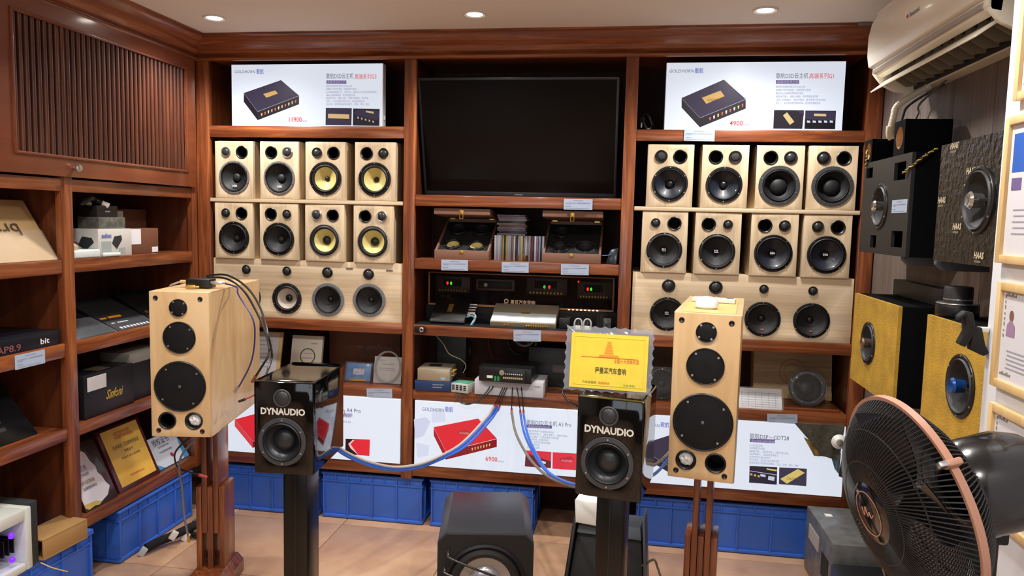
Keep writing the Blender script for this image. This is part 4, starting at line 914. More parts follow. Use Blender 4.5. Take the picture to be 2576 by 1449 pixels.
# yellow foam boxes
FOAM = mat('mustard foam board', 'B08A28', .75, var=.2, vscale=14, bump=.8, bscale=170, bdist=.003)
C4 = lambda a, b: (2120 + a / 3.45, 680 + b / 3.45)
for lb, yfa, yna, za, zb, (cu, cv), R, podm in (('mustard yellow wall speaker box with a bronze tweeter pod', -.385, -.879, .965, 1.312, C4(222, 632), .081, mat('bronze pod', '8A7460', .3, metal=.7)), ('mustard yellow wall speaker box with a blue tweeter pod', -1.125, -1.60, .985, 1.316, C4(1022, 1005), .088, mat('blue pod', '1A4A90', .3, metal=.4))):
    ww = yfa - yna; x, z = loc(cu, cv, yfa, za, ww)
    t, w, h = wall_box('wall_speaker_box', lb, 'speaker', yfa, yna, za, zb, FOAM, CARPET, [(x, z, R * .88)], group='speaker boxes on the right wall')
    coax(t, w / 2 + x, z, R, 1, podm)
tag(MB().box(2.085, XR - .001, -.86, -.40, 1.313, 1.375).build('black_board', SATB, bevel=.004), 'black board against the wall on top of the mustard box', 'board')
p = atz(2399, 797, 1.3165)
bs = thing('wireless_speaker', 'black round two-tier wireless speaker on the mustard box', 'speaker', (2.02, -1.155, 1.3166))
up = RX(-PI / 2)
MB().lathe([(.056, 0), (.058, .004), (.058, .03), (.056, .036), (0, .037)], 36, M=up).build('base', BLK, bs)
MB().lathe([(.058, .0375), (.0585, .039), (.057, .041), (.0, .041)], 36, M=up).build('trim_ring', SIL, bs)
MB().lathe([(.039, .041), (.039, .085), (.036, .09), (0, .09)], 32, M=up).build('upper_drum', mat('black mesh', '111113', .5, bump=.6, bscale=800), bs)
MB().lathe([(.0395, .05), (.0397, .052), (.0395, .054)], 32, M=up, caps=False).build('trim_ring', SIL, bs)
MB().box(-.012, .006, -.0595, -.057, .014, .022).build('control_panel', mat('grey icon print', '8A8A88', .4), bs)

# ------------------------------------------------------------------ hanging hook at the white wall edge
hk = thing('cable_hanger', 'black folded strap hanging on a white hook at the wall edge', 'hanger', (XP - .001, YP - .012, 1.352))
MB().box(-.03, .0, -.006, .006, -.006, .006).build('white_hook', WHP, hk, bevel=.002)
MB(Matrix.Rotation(.2, 4, 'Y')).prism([(-.028, -.008), (-.045, .03), (-.062, .03), (-.072, .015), (-.07, .005), (-.06, .018), (-.05, -.015), (-.056, -.045), (-.04, -.05), (-.034, -.03)], -.012, .012, 'Y').build('strap', BLKM, hk, bevel=.003)
MB(Matrix.Rotation(.2, 4, 'Y')).prism([(-.034, -.0), (-.018, .002), (.0, -.035), (.012, -.05), (.004, -.06), (-.03, -.052), (-.032, -.03)], -.010, .010, 'Y').build('strap', BLKM, hk, bevel=.003)

# ------------------------------------------------------------------ air conditioner
ac = thing('air_conditioner', 'cream split air conditioner with an open flap on the wall', 'air conditioner', (XR - .001, 0, 0), 0)
ya, yb = -1.42, -.49
body = [(0, 2.088), (-.06, 2.084), (-.115, 2.088), (-.12, 2.105), (-.165, 2.135), (-.19, 2.142), (-.20, 2.15), (-.19, 2.38), (-.15, 2.392), (0, 2.392)]
cav = [(-.06, 2.084), (-.06, 2.14), (-.165, 2.165), (-.165, 2.135)]
full = [(0, 2.088), (-.055, 2.084), (-.055, 2.15), (-.165, 2.17), (-.168, 2.137), (-.192, 2.142), (-.20, 2.152), (-.195, 2.38), (-.15, 2.392), (0, 2.392)]
def ex(pr, a, b_, nm, m, bev=0): return MB().prism(pr, a, b_, 'Y').build(nm, m, ac, bevel=bev)
ex(full, ya, yb, 'body', CRM)
ex([(0, 2.086), (-.06, 2.082), (-.12, 2.086), (-.168, 2.11), (-.196, 2.145), (-.200, 2.25), (-.19, 2.38), (-.15, 2.392), (0, 2.392)], yb - .022, yb + .0, 'end_cap', CRM, .003)
ex([(0, 2.086), (-.06, 2.082), (-.12, 2.086), (-.168, 2.11), (-.196, 2.145), (-.200, 2.25), (-.19, 2.38), (-.15, 2.392), (0, 2.392)], ya, ya + .022, 'end_cap', CRM, .003)
ex([(-.0555, 2.09), (-.0555, 2.149), (-.164, 2.169), (-.164, 2.165), (-.0575, 2.145), (-.0575, 2.09)], ya + .023, yb - .023, 'outlet_lining', mat('dark outlet', '1A1612', .7))
pf = [(-.197, 2.172), (-.215, 2.178), (-.222, 2.22), (-.222, 2.29), (-.212, 2.34), (-.19, 2.381), (-.175, 2.381), (-.196, 2.33), (-.199, 2.25)]
ex(pf, ya - .004, yb + .004, 'front_panel', mat('pale cream panel', 'EFEADC', .35, coat=.1), .003)
ex([(-.19, 2.146), (-.206, 2.15), (-.21, 2.16), (-.196, 2.168)], ya + .03, yb - .03, 'intake_lip', mat('grey intake', '9A9088', .5))
fl = MB().prism([(-.155, 2.118), (-.205, 2.082), (-.209, 2.080), (-.211, 2.084), (-.16, 2.126)], ya + .045, yb - .025, 'Y').build('flap', CRM, ac, bevel=.0015)
for k in range(11):
    yy = ya + .09 + k * (yb - ya - .16) / 10
    MB().prism([(-.062, 2.10), (-.062, 2.14), (-.15, 2.158), (-.155, 2.128), (-.10, 2.094)], yy - .0015, yy + .0015, 'Y').build('vane', mat('tan vane', '8A7C64', .5), ac).rotation_euler = (0, 0, 0)
Mt = Matrix(((0, 1, 0, -.2235), (-1, 0, 0, 0), (0, 0, 1, 0), (0, 0, 0, 1)))
p = atx(2288, 44, XR - .2235)
lettering('lettering', [('Panasonic', .022, Matrix.Translation((0, p.y, p.z)) @ Mt, 0, dict(bold=.0004))], [mat('slate print', '5A6A74', .5)], ac)
mb = MB(); mb.face([(-.2236, p.y + .018, p.z), (-.2236, p.y + .026, p.z + .008), (-.2236, p.y + .018, p.z + .016), (-.2236, p.y + .010, p.z + .008)]); mb.build('red_mark', INKR, ac)
sp = spline([Vector((2.085, -.63, 2.086)), at(2262, 262, -.62), at(2248, 295, -.61), at(2242, 318, -.61), at(2241, 338, -.60), at(2247, 347, -.60)], 22)
o = sp[0]; ho = thing('drain_hose', 'cream corrugated drain hose hanging below the air conditioner', 'hose', o)
MB().tube([q - o for q in sp], [.011 + (.0016 if i % 2 else 0) for i in range(len(sp))], 12).build('corrugated_pipe', CRM, ho)
MB().tube([q - o for q in sp[66:]], .0165, 14).build('sleeve', mat('cream tape wrap', 'C8BCA0', .6), ho)
cable('power_cord', 'grey power cord running down from the air conditioner', [Vector((2.1, -.74, 2.088)), at(2315, 260, -.72), at(2310, 285, -.72), at(2296, 312, -.75)], .004, mat('grey cord', '6A645C', .5))
cable('power_cord', 'dark cord hanging behind the drain hose', [Vector((2.12, -.66, 2.088)), at(2290, 262, -.5), at(2272, 290, -.5), at(2266, 320, -.52)], .005, CB)
tag(MB().box(-.028, .028, -.01, 0, -.006, .006).build('door_sensor', mat('grey sensor', '7A7674', .4), loc=(1.995, -.1165, 2.432), bevel=.001), 'small grey sensor strip on the crown moulding', 'sensor')

# ------------------------------------------------------------------ framed certificates on the white wall
FRW = wood('pale frame wood', 'C8A268', 'D6B47C', 'DFC18E', scale=(20, 20, 2), rough=.5, coat=.1)
def certificate(label, tl, bl, wid, kind):
    a, b = atx(*tl, XP), atx(*bl, XP); y0 = (a.y + b.y) / 2
    M, w, h = frame3(Vector((XP - .016, y0, b.z)), Vector((XP - .016, y0 - wid, b.z)), Vector((XP - .016, y0, a.z)))
    t = empty_at('picture_frame', label, 'picture', M, 'framed certificates')
    f = .018
    for (x0, x1, zz0, zz1) in ((0, f, 0, h), (w - f, w, 0, h), (f, w - f, 0, f), (f, w - f, h - f, h)): MB().box(x0, x1, 0, .015, zz0, zz1).build('frame_bar', FRW, t, bevel=.002)
    MB().box(f, w - f, .008, .015, f, h - f).build('paper', mat('pale certificate paper', 'D4D2D6', .5), t)
    y = .0074
    if kind == 'blue':
        MB().box(f + .012, w - f - .02, y, .0079, h * .62, h - f - .02).build('photo', mat('blue photo print', '2A5CB4', .5), t); MB().box(f + .015, f + .055, y - .0003, y, h * .5, h * .58).build('stamp', mat('violet stamp', '6A5A8A', .6), t)
    else:
        mb = MB(); cx, cz = f + .04, h * .60
        mb.face([(cx + .009 * math.cos(i * PI / 8), y, cz + .022 + .012 * math.sin(i * PI / 8)) for i in range(16)], 1)
        mb.face([(cx - .018, y - .0001, cz - .022), (cx + .018, y - .0001, cz - .022), (cx + .016, y - .0001, cz + .002), (cx + .004, y - .0001, cz + .012), (cx - .004, y - .0001, cz + .012), (cx - .016, y - .0001, cz + .002)], 0)
        mb.build('portrait', [mat('mauve shirt print', '9A7C98', .6), mat('skin tone print', '7A5648', .6)], t, smooth=0)
        mb = MB(); g = f + .008
        for k in range(8):
            for (x, z) in ((g + k * .006, h - g - .003), (g + .001, h - g - .006 - k * .012), (g + k * .006, g + .004)): mb.box(x, x + .004, y - .0002, y, z, z + .004 + (k % 3) * .002)
        mb.build('ornate_border', mat('grey ornament print', '8A8480', .6), t)
    bars([(f + .03 + (k % 2) * .004, h * .36 - k * h * .04, w - 2 * f - .06, .003) for k in range(5)], mat('faint print', '9A98A4', .6), t, y=y)
    return t
certificate('framed certificate with a blue picture, upper one on the white wall', (2549, 297), (2521, 661), .30, 'blue')
certificate('framed certificate with a portrait, middle one on the white wall', (2527, 708), (2508, 968), .24, 'face')
certificate('framed certificate with a portrait behind the fan', (2502, 1008), (2487, 1290), .24, 'face')
certificate('framed certificate near the ceiling on the white wall', (2590, -60), (2569, 255), .24, 'face')

# ------------------------------------------------------------------ standing fan
fa, fe = -2.927, -.246
ax = Vector((math.cos(fe) * math.cos(fa), math.cos(fe) * math.sin(fa), math.sin(fe)))
FC = Vector((1.575, -2.11, 1.066)); FR = .201
e1 = Vector((0, 0, 1)).cross(ax).normalized(); e2 = ax.cross(e1)
fan = thing('standing_fan', 'black standing fan with a copper coloured rim, facing the side cabinet', 'fan', (FC + -ax * .165).to_tuple()[:2] + (0,))
base = Vector(fan.location)
Mf = Matrix(((e1.x, -ax.x, e2.x, FC.x - base.x), (e1.y, -ax.y, e2.y, FC.y - base.y), (e1.z, -ax.z, e2.z, FC.z - base.z), (0, 0, 0, 1)))   # lathe axis (-y) points along the fan axis
FB = mat('black fan plastic', '0E0E0F', .5); COP = mat('copper rim', 'A87A64', .4)
def cage(front):
    mb = MB(); n = 128
    for i in range(n):
        a = 2 * PI * i / n; P = []
        for k in range(9):
            t_ = k / 8; r = .048 + (FR - .004 - .048) * t_
            d = (.068 * (1 - t_ ** 2.6) + .006) if front else -(.085 * (1 - t_ ** 2.2) + .006)
            P.append((r * math.cos(a + .25 * (1 - t_)), -d, r * math.sin(a + .25 * (1 - t_))))
        mb.tube(P, .0015, 5)
    for r in (.095, .15):
        t_ = (r - .048) / (FR - .052); d = (.068 * (1 - t_ ** 2.6) + .006) if front else -(.085 * (1 - t_ ** 2.2) + .006)
        mb.tube([(r * math.cos(2 * PI * i / 48), -d, r * math.sin(2 * PI * i / 48)) for i in range(48)], .0017, 5, closed=True)
    return mb
for fr_, nm in ((True, 'front_cage'), (False, 'rear_cage')):
    mb = cage(fr_); mb.v = [Mf @ v for v in mb.v]; tag(mb.build(nm, FB, fan), kind='stuff')
def fl_(prof, seg, nm, m, par=fan, M2=None): return MB(Mf).lathe(prof, seg, caps=False).build(nm, m, par)
fl_([(FR - .004, .0065), (FR + .003, .0065), (FR + .003, -.0065), (FR - .004, -.0065), (FR - .004, .0065)], 72, 'rim_band', COP)
em = fl_([(.06, .058), (.06, .074), (.05, .079), (0, .08)], 40, 'emblem_disc', mat('gloss black emblem', '0A0A0C', .15, coat=.5))
fl_([(.040, .0803), (.042, .0803), (.042, .081), (.040, .081), (.040, .0803)], 40, 'emblem_ring', COP, em)
mb = MB(Mf); mb.tube(spline([(-.02, -.0812, .006), (-.014, -.0812, -.008), (-.008, -.0812, .01), (-.002, -.0812, -.006), (.004, -.0812, .004), (.010, -.0812, -.005), (.018, -.0812, .003)], 6), .0012, 6); mb.build('emblem_script', COP, em)
for k in range(5):
    a = 2 * PI * k / 5; mb = MB(Mf); P = []; N = 8
    vs = []; fs = []
    for i in range(N + 1):
        t_ = i / N; r = .03 + .15 * t_; wd_ = .35 + .25 * math.sin(PI * min(1, t_ * 1.1)); 
        for j in range(5):
            s_ = j / 4 - .5; an = a + s_ * wd_ * 1.6 + t_ * .35; vs.append((r * math.cos(an), -(.03 + s_ * .045 * (1 - .3 * t_)), r * math.sin(an)))
    for i in range(N):
        for j in range(4): fs.append((i * 5 + j, i * 5 + j + 1, (i + 1) * 5 + j + 1, (i + 1) * 5 + j))
    mb.add(vs, fs); mb.add([(v[0], v[1] + .002, v[2]) for v in vs], [f[::-1] for f in fs]); mb.build('blade', mat('dark translucent blade', '1A1A1E', .25), fan)
fl_([(0, .05), (.03, .05), (.034, .04), (.034, -.02), (0, -.02)], 28, 'hub', FB)
fl_([(.05, -.088), (.085, -.092), (.092, -.11), (.092, -.19), (.08, -.225), (.05, -.245), (0, -.25)], 40, 'motor_housing', mat('gloss black motor cover', '101012', .22, coat=.4), fan)
mb = MB(Mf); th0 = rad(60)
mb.box(-.011, .011, -.013, .013, -.005, .007, M=RY(-rad(40)) @ T(FR + .004, 0, 0)); cl = mb.build('rim_clip', COP, fan, bevel=.003)
mb = MB(Mf); mb.box(-.007, .008, -.026, -.008, -.003, .007, M=RY(-rad(40)) @ T(FR + .006, 0, 0)); mb.build('clip_buckle', SIL, fan, bevel=.002)
pz = (FC - ax * .165).z
MB().lathe([(.016, .03), (.016, pz - .05), (.0, pz - .05)], 20, M=RX(-PI / 2)).build('pole', FB, fan)
MB().lathe([(.11, 0), (.115, .006), (.11, .018), (.03, .03), (.022, .05), (0, .05)], 40, M=RX(-PI / 2)).build('base', FB, fan)
MB().box(-.022, .022, -.03, .03, pz - .11, pz - .03).build('neck_joint', FB, fan, bevel=.006)

# ------------------------------------------------------------------ middle bay, driver cases and discs
CASEM = mat('brown leatherette', '7A5644', .55, bump=.2, bscale=400); CASED = mat('black velvet lining', '0A0A0B', .9)
def driver_case(label, x0, w, drivers):
    t = thing('driver_case', label, 'case', (x0, .02, 1.3725), 0, 'wooden presentation cases')
    MB().box(0, w, 0, .012, 0, .046).build('front_wall', CASEM, t, bevel=.001)
    for xx in (0, w - .01): MB().prism([(.012, 0), (.27, 0), (.27, .2), (.012, .046)], xx, xx + .01, 'X').build('side_wall', CASEM, t, bevel=.001)
    MB().box(.01, w - .01, .26, .27, 0, .2).build('back_wall', CASEM, t); MB().box(.01, w - .01, .012, .26, 0, .008).build('floor_board', CASED, t)
    a = -math.atan2(.85, .53)
    M = T(w / 2, .014, .032) @ RX(a)
    bw, bh = w - .022, .284
    MB(M).holed(bw, bh, [(d[0], d[1], d[2] * .85) for d in drivers], .006).build('velvet_board', CASED, t)
    for (x, z, R, kind) in drivers:
        wf = woofer(t, 0, 0, R, kind); wf.matrix_local = M @ T(x, 0, z)
    ld = MB(T(0, .27, .202) @ RX(rad(-3.5))).box(-.004, w + .004, -.275, 0, .0, .03).build('lid', CASEM, t, bevel=.002)
    cl = MB().box(w / 2 - .01, w / 2 + .01, -.012, -.008, .22, .24).build('clasp', GOLD, t, bevel=.001)
    MB().tube([(w / 2 - .008, -.012, .222), (w / 2 - .008, -.013, .2), (w / 2 + .008, -.013, .2), (w / 2 + .008, -.012, .222)], .0016, 6).build('clasp_loop', GOLD, t)
    MB().box(w / 2 - .01, w / 2 + .01, -.003, 0, .03, .046).build('catch', GOLD, t, bevel=.001)
    for xx in (.02, w - .045): MB().box(xx, xx + .025, .245, .262, .196, .202).build('hinge', GOLD, t)
    return t
driver_case('open brown driver case with cream coned small drivers', .097, .272, [(-.06, .205, .052, 'redmark'), (.06, .205, .052, 'redmark'), (-.06, .072, .046, 'yellow'), (.06, .065, .046, 'yellow')])
driver_case('open brown driver case with one silver rimmed driver', .632, .280, [(-.065, .2, .05, 'redmark'), (-.065, .07, .05, 'black'), (.06, .075, .056, 'silverrim')])
cols = [('white', '9A9AA0'), ('yellow', '8A783C'), ('black', '1A1A1C'), ('grey', '6A6A72'), ('silver', '7A7C84'), ('violet', '5A4A70'), ('red', '7A3030'), ('blue', '2A3A6A'), ('brown', '5A4030')]
rnd = random.Random(11)
ORD = ['first', 'second', 'third', 'fourth', 'fifth', 'sixth', 'seventh', 'eighth']; cnt = {}
seq = [0, 4, 0, 3, 1, 2, 1, 4, 3, 8, 0, 2, 0, 3, 1, 4, 0, 3, 3, 6, 2, 0, 5, 0, 2, 4]
x = at(1246, 620, .1).x; xe = at(1371, 620, .1).x; th = (xe - x) / len(seq)
cdm = {}
for i, k in enumerate(seq):
    nm, hx = cols[k]; hgt = .122 + rnd.uniform(-.003, .004); key = ('cd', k)
    me = shared(key, lambda: MB().box(0, th - .0006, 0, .14, 0, .123).mesh('disc_case', .0007))
    o = link('disc_case', me, mat('disc case ' + nm, hx, .25), None, (x + i * th, .07 + rnd.uniform(-.012, .012), 1.3725)); o.rotation_euler = (0, 0, rnd.uniform(-.02, .02))
    c_ = cnt.get(nm, 0); cnt[nm] = c_ + 1
    tag(o, ORD[c_] + ' ' + nm + ' spined upright disc case counting from the case with cream cones', 'disc case', 'upright disc cases')
zz = 1.3725 + .1236; cnt = {}
for i in range(10):
    k = [3, 2, 5, 3, 8, 3, 2, 4, 3, 5][i]; nm, hx = cols[k]
    me = shared(('cdh', k), lambda: MB().box(-.07, .07, 0, .125, 0, .0098).mesh('disc_case', .0007))
    o = link('disc_case', me, mat('disc case ' + nm, hx, .25), None, (at(1290, 560, .1).x + rnd.uniform(-.006, .006), .075, zz)); o.rotation_euler = (0, 0, rnd.uniform(-.05, .05)); zz += .0101
    c_ = cnt.get(nm, 0); cnt[nm] = c_ + 1
    tag(o, ORD[c_] + ' ' + nm + ' disc case from the bottom of the pile above the upright ones', 'disc case', 'piled disc cases')
t, w, d, h = flatbox('small_box', 'small mottled brown box in front of the disc cases', 'box', (1260, 640), (1322, 643), (1258, 632), 1.40, 1.3725, mat('mottled brown card', '4A3A20', .5, var=.5, vscale=60), dmax=.03)
cable('loose_wire', 'thin blue wire end beside the silver rimmed driver case', [at(1492, 636, .12), at(1510, 642, .06), at(1530, 642, .04), at(1546, 638, .06)], .0022, mat('light blue wire', '4A84C8', .4))
t = thing('plastic_bag', 'dark blue plastic wrapped part at the end of the disc shelf', 'bag', (at(1538, 655, .05).x, .06, 1.3725), rad(-20))
MB().hexa([(-.02, -.03, 0), (.035, -.03, 0), (.035, .05, 0), (-.02, .05, 0)], [(-.005, -.01, .07), (.035, 0, .08), (.035, .04, .08), (0, .04, .075)]).build('wrap', mat('dark blue film', '1A2430', .25), t, bevel=.006)

# ------------------------------------------------------------------ middle bay, glass fronted amplifier rack
tag(MB().box(.004, .996, .215, .398, 1.0445, 1.118).build('rack_plinth', BLKM, bevel=.002), 'black plinth carrying the tinted glass panel', 'plinth')
tag(MB().box(.006, .994, .008, .212, 1.0440, 1.0475).build('shelf_mat', mat('black shelf mat', '15171A', .5)), 'black mat lying under the amplifiers on the middle shelf', 'mat')
gl = thing('glass_panel', 'tinted glass panel with shop lettering in front of the amplifiers', 'glass panel', (.012, .222, 1.1185))
GW_, GH = .968, .175
COPF = mat('copper frame', '8A5434', .4, metal=.4)
for (a, b, c, d) in ((0, .01, 0, GH), (GW_ - .01, GW_, 0, GH), (.01, GW_ - .01, 0, .012), (.01, GW_ - .01, GH - .006, GH)): MB().box(a, b, 0, .012, c, d).build('frame_bar', COPF, gl, bevel=.001)
MB().box(.01, GW_ - .01, .004, .008, .012, GH - .006).build('pane', mat('tinted glass', '181012', .04, alpha=.24, spec=.6), gl)
lg = at(1268, 757, .222)
lettering('lettering', [('曼耳汽车音响', .026, T(at(1284, 758, .222).x - .012, -.0005, .022), 0, dict(width=.128, bold=.0006))], [mat('beige lettering', 'E0B898', .5)], gl)
mb = MB(); lx = lg.x - .012
mb.lathe([(.007, 0), (.012, 0), (.012, .001), (.007, .001)], 20, caps=False, M=T(lx + .012, 0, .036)); mb.prism([(-.008, -.004), (.004, -.004), (0, .012), (-.004, .01)], -.001, 0, 'Y', M=T(lx + .006, 0, .018)); mb.build('ear_emblem', mat('beige lettering', 'E0B898', .5), gl)
RG = glow('red digit', 'FF2018', 6); GG = glow('green digit', '30C020', 3)
AMPD = mat('dark bronze amplifier face', '54463C', .35)
def rack_unit(name, label, u0, v0, u1, v1, digits=None, y=.285):
    BL, BR, TL = at(u0, v1, y), at(u1, v1, y), at(u0, v0, y); z0 = 1.1185
    zb = BL.z; M, w, h = frame3(Vector((BL.x, y, zb)), Vector((BR.x, y, zb)), Vector((BL.x, y, TL.z)))
    t = empty_at(name, label, 'amplifier', M, 'amplifiers behind the tinted glass')
    MB().box(0, w, 0, .05, 0, h).build('case', AMPD, t, bevel=.002)
    MB().box(w * .1, w * .16, .01, .05, -(zb - z0), 0).box(w * .84, w * .9, .01, .05, -(zb - z0), 0).build('mount', BLKM, t)
    for k in range(10): MB().box(w * .08 + k * w * .085, w * .12 + k * w * .085, -.003, 0, h * .1, h * .2).build('terminal', GOLD, t)
    if digits:
        L = []
        for (dx, dz, ch, m) in digits: L.append((ch, .022, T(w * dx, -.0025, h * dz), m, dict(bold=.0006)))
        MB().box(w * .2, w * .75, -.002, 0, h * .42, h * .85).build('display_window', BLKM, t); lettering('digits', L, [RG, GG], t)
    return t
rack_unit('car_amplifier', 'amplifier with red then green digits at the copper frame corner', 1098, 694, 1182, 735, [(.3, .5, '0', 0), (.41, .5, '8', 1)])
rack_unit('car_amplifier', 'amplifier with green then red digits behind the tinted glass', 1324, 698, 1426, 742, [(.42, .42, '0', 1), (.54, .42, '0', 0)])
ru = rack_unit('car_amplifier', 'amplifier with red digits and a red lamp behind the tinted glass', 1452, 708, 1538, 752, [(.27, .5, '8', 0), (.37, .5, '8', 1)])
MB().lathe([(.004, 0), (.003, .003), (0, .004)], 10).build('lamp', RG, ru, loc=(.004, -.002, .09))
BL, BR, TL = at(1197, 730, .285), at(1294, 732, .285), at(1197, 701, .285); M, w, h = frame3(Vector((BL.x, .285, BL.z)), Vector((BR.x, .285, BL.z)), Vector((BL.x, .285, TL.z)))
rd = empty_at('car_radio', 'grey framed car radio with a round knob behind the tinted glass', 'radio', M)
MB().box(0, w, 0, .06, 0, h).build('frame', mat('grey radio frame', '7A7068', .4, metal=.4), rd, bevel=.004)
MB().box(.012, w - .012, -.003, .0, .012, h - .01).build('fascia', BLK, rd, bevel=.002); MB().lathe([(.011, 0), (.01, .008), (0, .009)], 20).build('knob', SIL, rd, loc=(w * .26, -.003, h * .5))
MB().box(w * .36, w * .8, -.0038, -.003, h * .36, h * .66).build('screen', mat('dark radio screen', '1A2028', .2), rd); MB().box(.02, .06, .01, .05, -(BL.z - 1.1185), 0).box(w - .06, w - .02, .01, .05, -(BL.z - 1.1185), 0).build('mount', BLKM, rd)
WARM = glow('warm strip', 'FFC890', 9)
ls = thing('led_strip', 'warm lit strip on the plinth behind the white amplifier', 'light strip', (.02, .2185, 1.1245))
MB().box(0, .955, -.0015, .001, -.003, .003).build('tape', mat('amber tape', 'B8804A', .5), ls)
for k in range(46):
    if not (35 <= k < 43): continue
    MB().box(.012 + k * .0205, .02 + k * .0205, -.003, -.0015, -.002, .002).build('diode', WARM, ls)

# ------------------------------------------------------------------ middle shelf gear
def tilted(name, label, cat, FL, FR, BL, yf, yb, th, m):
    a, b, c = at(*FL, yf), at(*FR, yf), at(*BL, yb); z = (a.z + b.z) / 2; a.z = b.z = z
    return panel(name, label, cat, a, b, c, th, m, .002)
t, w, h = tilted('sound_processor', 'black flat sound processor with a gold plate and leads', 'processor', (1081, 801), (1168, 808), (1102, 746), .035, .195, .034, mat('matt black top', '0A0908', .45))
MB().box(0, w, .002, .012, -.0025, 0).build('silver_edge', SIL, t); MB().box(w * .42, w * .56, -.0015, 0, h * .35, h * .68).build('gold_plate', GOLD, t)
for k in range(2): MB().box(w * .06 + k * .03, w * .06 + k * .03 + .02, .008, .022, h, h + .03).build('rear_foot', BLKM, t)
for k in range(4): MB().lathe([(.006, 0), (.006, .03), (.004, .038), (0, .038)], 10, M=T(w, .016, h * .45 + k * .022) @ RZ(PI / 2)).build('plug', SIL, t)
for k in range(2): MB().tube(spline([(w, .016, h * .25 + k * .02), (w + .03, .006, h * .25 + k * .02), (w + .045, .018, h * .18 + k * .02), (w + .03, .03, .0)], 6), .005, 8).build('lead', [mat('teal lead', '5A8A9A', .4), WHP][k], t)
t, w, h = tilted('car_amplifier', 'white and silver amplifier in the middle of the shelf', 'amplifier', (1232, 809), (1398, 815), (1247, 762), .035, .195, .036, mat('champagne aluminium', 'B0A48C', .35, metal=.5))
MB().box(.004, w - .004, -.003, 0, .004, h * .48).build('white_cover', mat('pale cover', 'D8E4E4', .3), t, bevel=.001); MB().box(.004, w - .004, -.002, 0, h * .49, h - .004).build('silver_cover', mat('champagne aluminium', 'B0A48C', .35, metal=.5), t, bevel=.001)
MB().box(w * .45, w * .58, -.005, -.003, h * .44, h * .5).build('badge', GOLD, t)
for k in range(2): MB().lathe([(.006, 0), (.006, .008), (0, .008)], 12, M=T(w * .22 + k * .018, .018, 0) @ RX(PI / 2)).build('socket', GOLD, t)
for k in range(10): MB().box(w * .55 + k * w * .035, w * .575 + k * w * .035, .012, .024, -.006, 0).build('terminal', GOLD, t, bevel=.001)
tag(MB().box(-.028, .028, -.02, .04, 0, .055).build('key_box', BLK, loc=(at(1420, 826, .06).x, .07, 1.048), bevel=.006), 'small black box beside the white amplifier', 'box')
for k, u in enumerate((1454, 1477)):
    p = at(u, 826, .05); q = thing('cable_pack', ['white looped cable pack nearer the white amplifier', 'white looped cable pack nearer the bookcase post'][k], 'cable pack', (p.x, .05, 1.048), 0, 'white looped cable packs')
    MB().tube(spline([(-.016, 0, 0), (-.018, .004, .03), (-.012, .01, .047), (0, .012, .052), (.012, .01, .047), (.018, .004, .03), (.016, 0, 0)], 6), .0045, 8).build('loop', mat('pale grey loop', '9A9A98', .4), q); MB().box(-.012, .012, -.004, .004, 0, .02).build('tie', WHP, q, bevel=.002)
    for j in range(3): MB().box(-.011 + j * .008, -.006 + j * .008, .006, .01, .02, .045).build('braid', [BLKM, GRY, BLKM][j], q)
t = thing('braided_cable', 'black and white braided cable bundle by the bookcase post', 'cable', (at(1508, 826, .1).x, .1, 1.048))
for j in range(4): MB().tube([(j * .008 - .012, 0, 0), (j * .008 - .012, .01, .07 + (j % 2) * .01)], .0035, 8).build('strand', mat('speckled braid', '2A2A2A', .5, var=.9, vscale=200), t)
t = thing('clear_packet', 'clear packet of small parts at the end of the middle shelf', 'packet', (at(1533, 826, .1).x - .012, .11, 1.048)); MB().box(-.02, .02, -.008, .008, 0, .055).build('packet', mat('grey clear packet', '5A5A58', .2, var=.6, vscale=60), t, bevel=.004)
t = thing('car_remote', 'silver and black car remote at the left end of the shelf edge', 'remote', at(1056, 829, -.013), 0)
MB().box(-.028, .028, -.006, .0125, -.017, .017).build('case', BLK, t, bevel=.008); MB().lathe([(.012, .006), (.009, .009), (.006, .008)], 20, caps=False).build('chrome_ring', SIL, t, loc=(.01, 0, 0))
# lower middle shelf
ZL = .7145
t, w, d, h = flatbox('blue_box', 'flat dark blue box under the small silver amplifier', 'box', (1043, 957), (1134, 961), (1062, 940), .765, ZL, mat('dark blue card', '1C3560', .45), dmax=.16)
bars([(w * .5, h * .6, w * .3, h * .12), (w * .5, h * .35, w * .25, h * .1)], INKG, t)
t, w, d, h = flatbox('car_amplifier', 'small silver amplifier lying on the dark blue box', 'amplifier', (1050, 926), (1132, 930), (1072, 903), .827, .7655, mat('champagne aluminium', 'B0A48C', .35, metal=.5), bevel=.004, dmax=.16)
MB().box(w * .25, w * .62, d * .4, d * .75, h, h + .002).build('nameplate', BLKM, t); MB().box(w * .72, w * .86, -.001, 0, h * .15, h * .32).build('sticker', mat('pale blue sticker', '8AB8D8', .4), t)
for j in range(6): MB().lathe([(.004, 0), (.004, .012), (0, .012)], 8, M=T(w, d * .3 + (j % 3) * .03, h * .35 + (j // 3) * .02) @ RZ(PI / 2)).build('socket', GOLD, t)
t, w, d, h = flatbox('filter_module', 'small white box with a green lid and red clipped leads', 'module', (1135, 963), (1178, 968), (1156, 945), .760, ZL, mat('grey white module', 'B8BCB4', .45), dmax=.09)
MB().box(.004, w - .004, .01, d - .01, h, h + .003).build('green_lid', mat('green film', '58A088', .35), t, bevel=.001)
for i in range(4):
    for j in range(3): MB().box(.006 + i * w * .22, .006 + i * w * .22 + w * .14, -.0012, 0, h * .3 + j * h * .2, h * .43 + j * h * .2).build('vent', BLKM, t)
t, w, d, h = flatbox('white_carton', 'flat white carton under the black processor with many plugs', 'box', (1194, 954), (1367, 964), (1215, 927), .788, ZL, mat('white card box', 'C4C4CA', .55), dmax=.2)
bars([(w * .86, h * .7, w * .1, h * .08)], INKG, t)
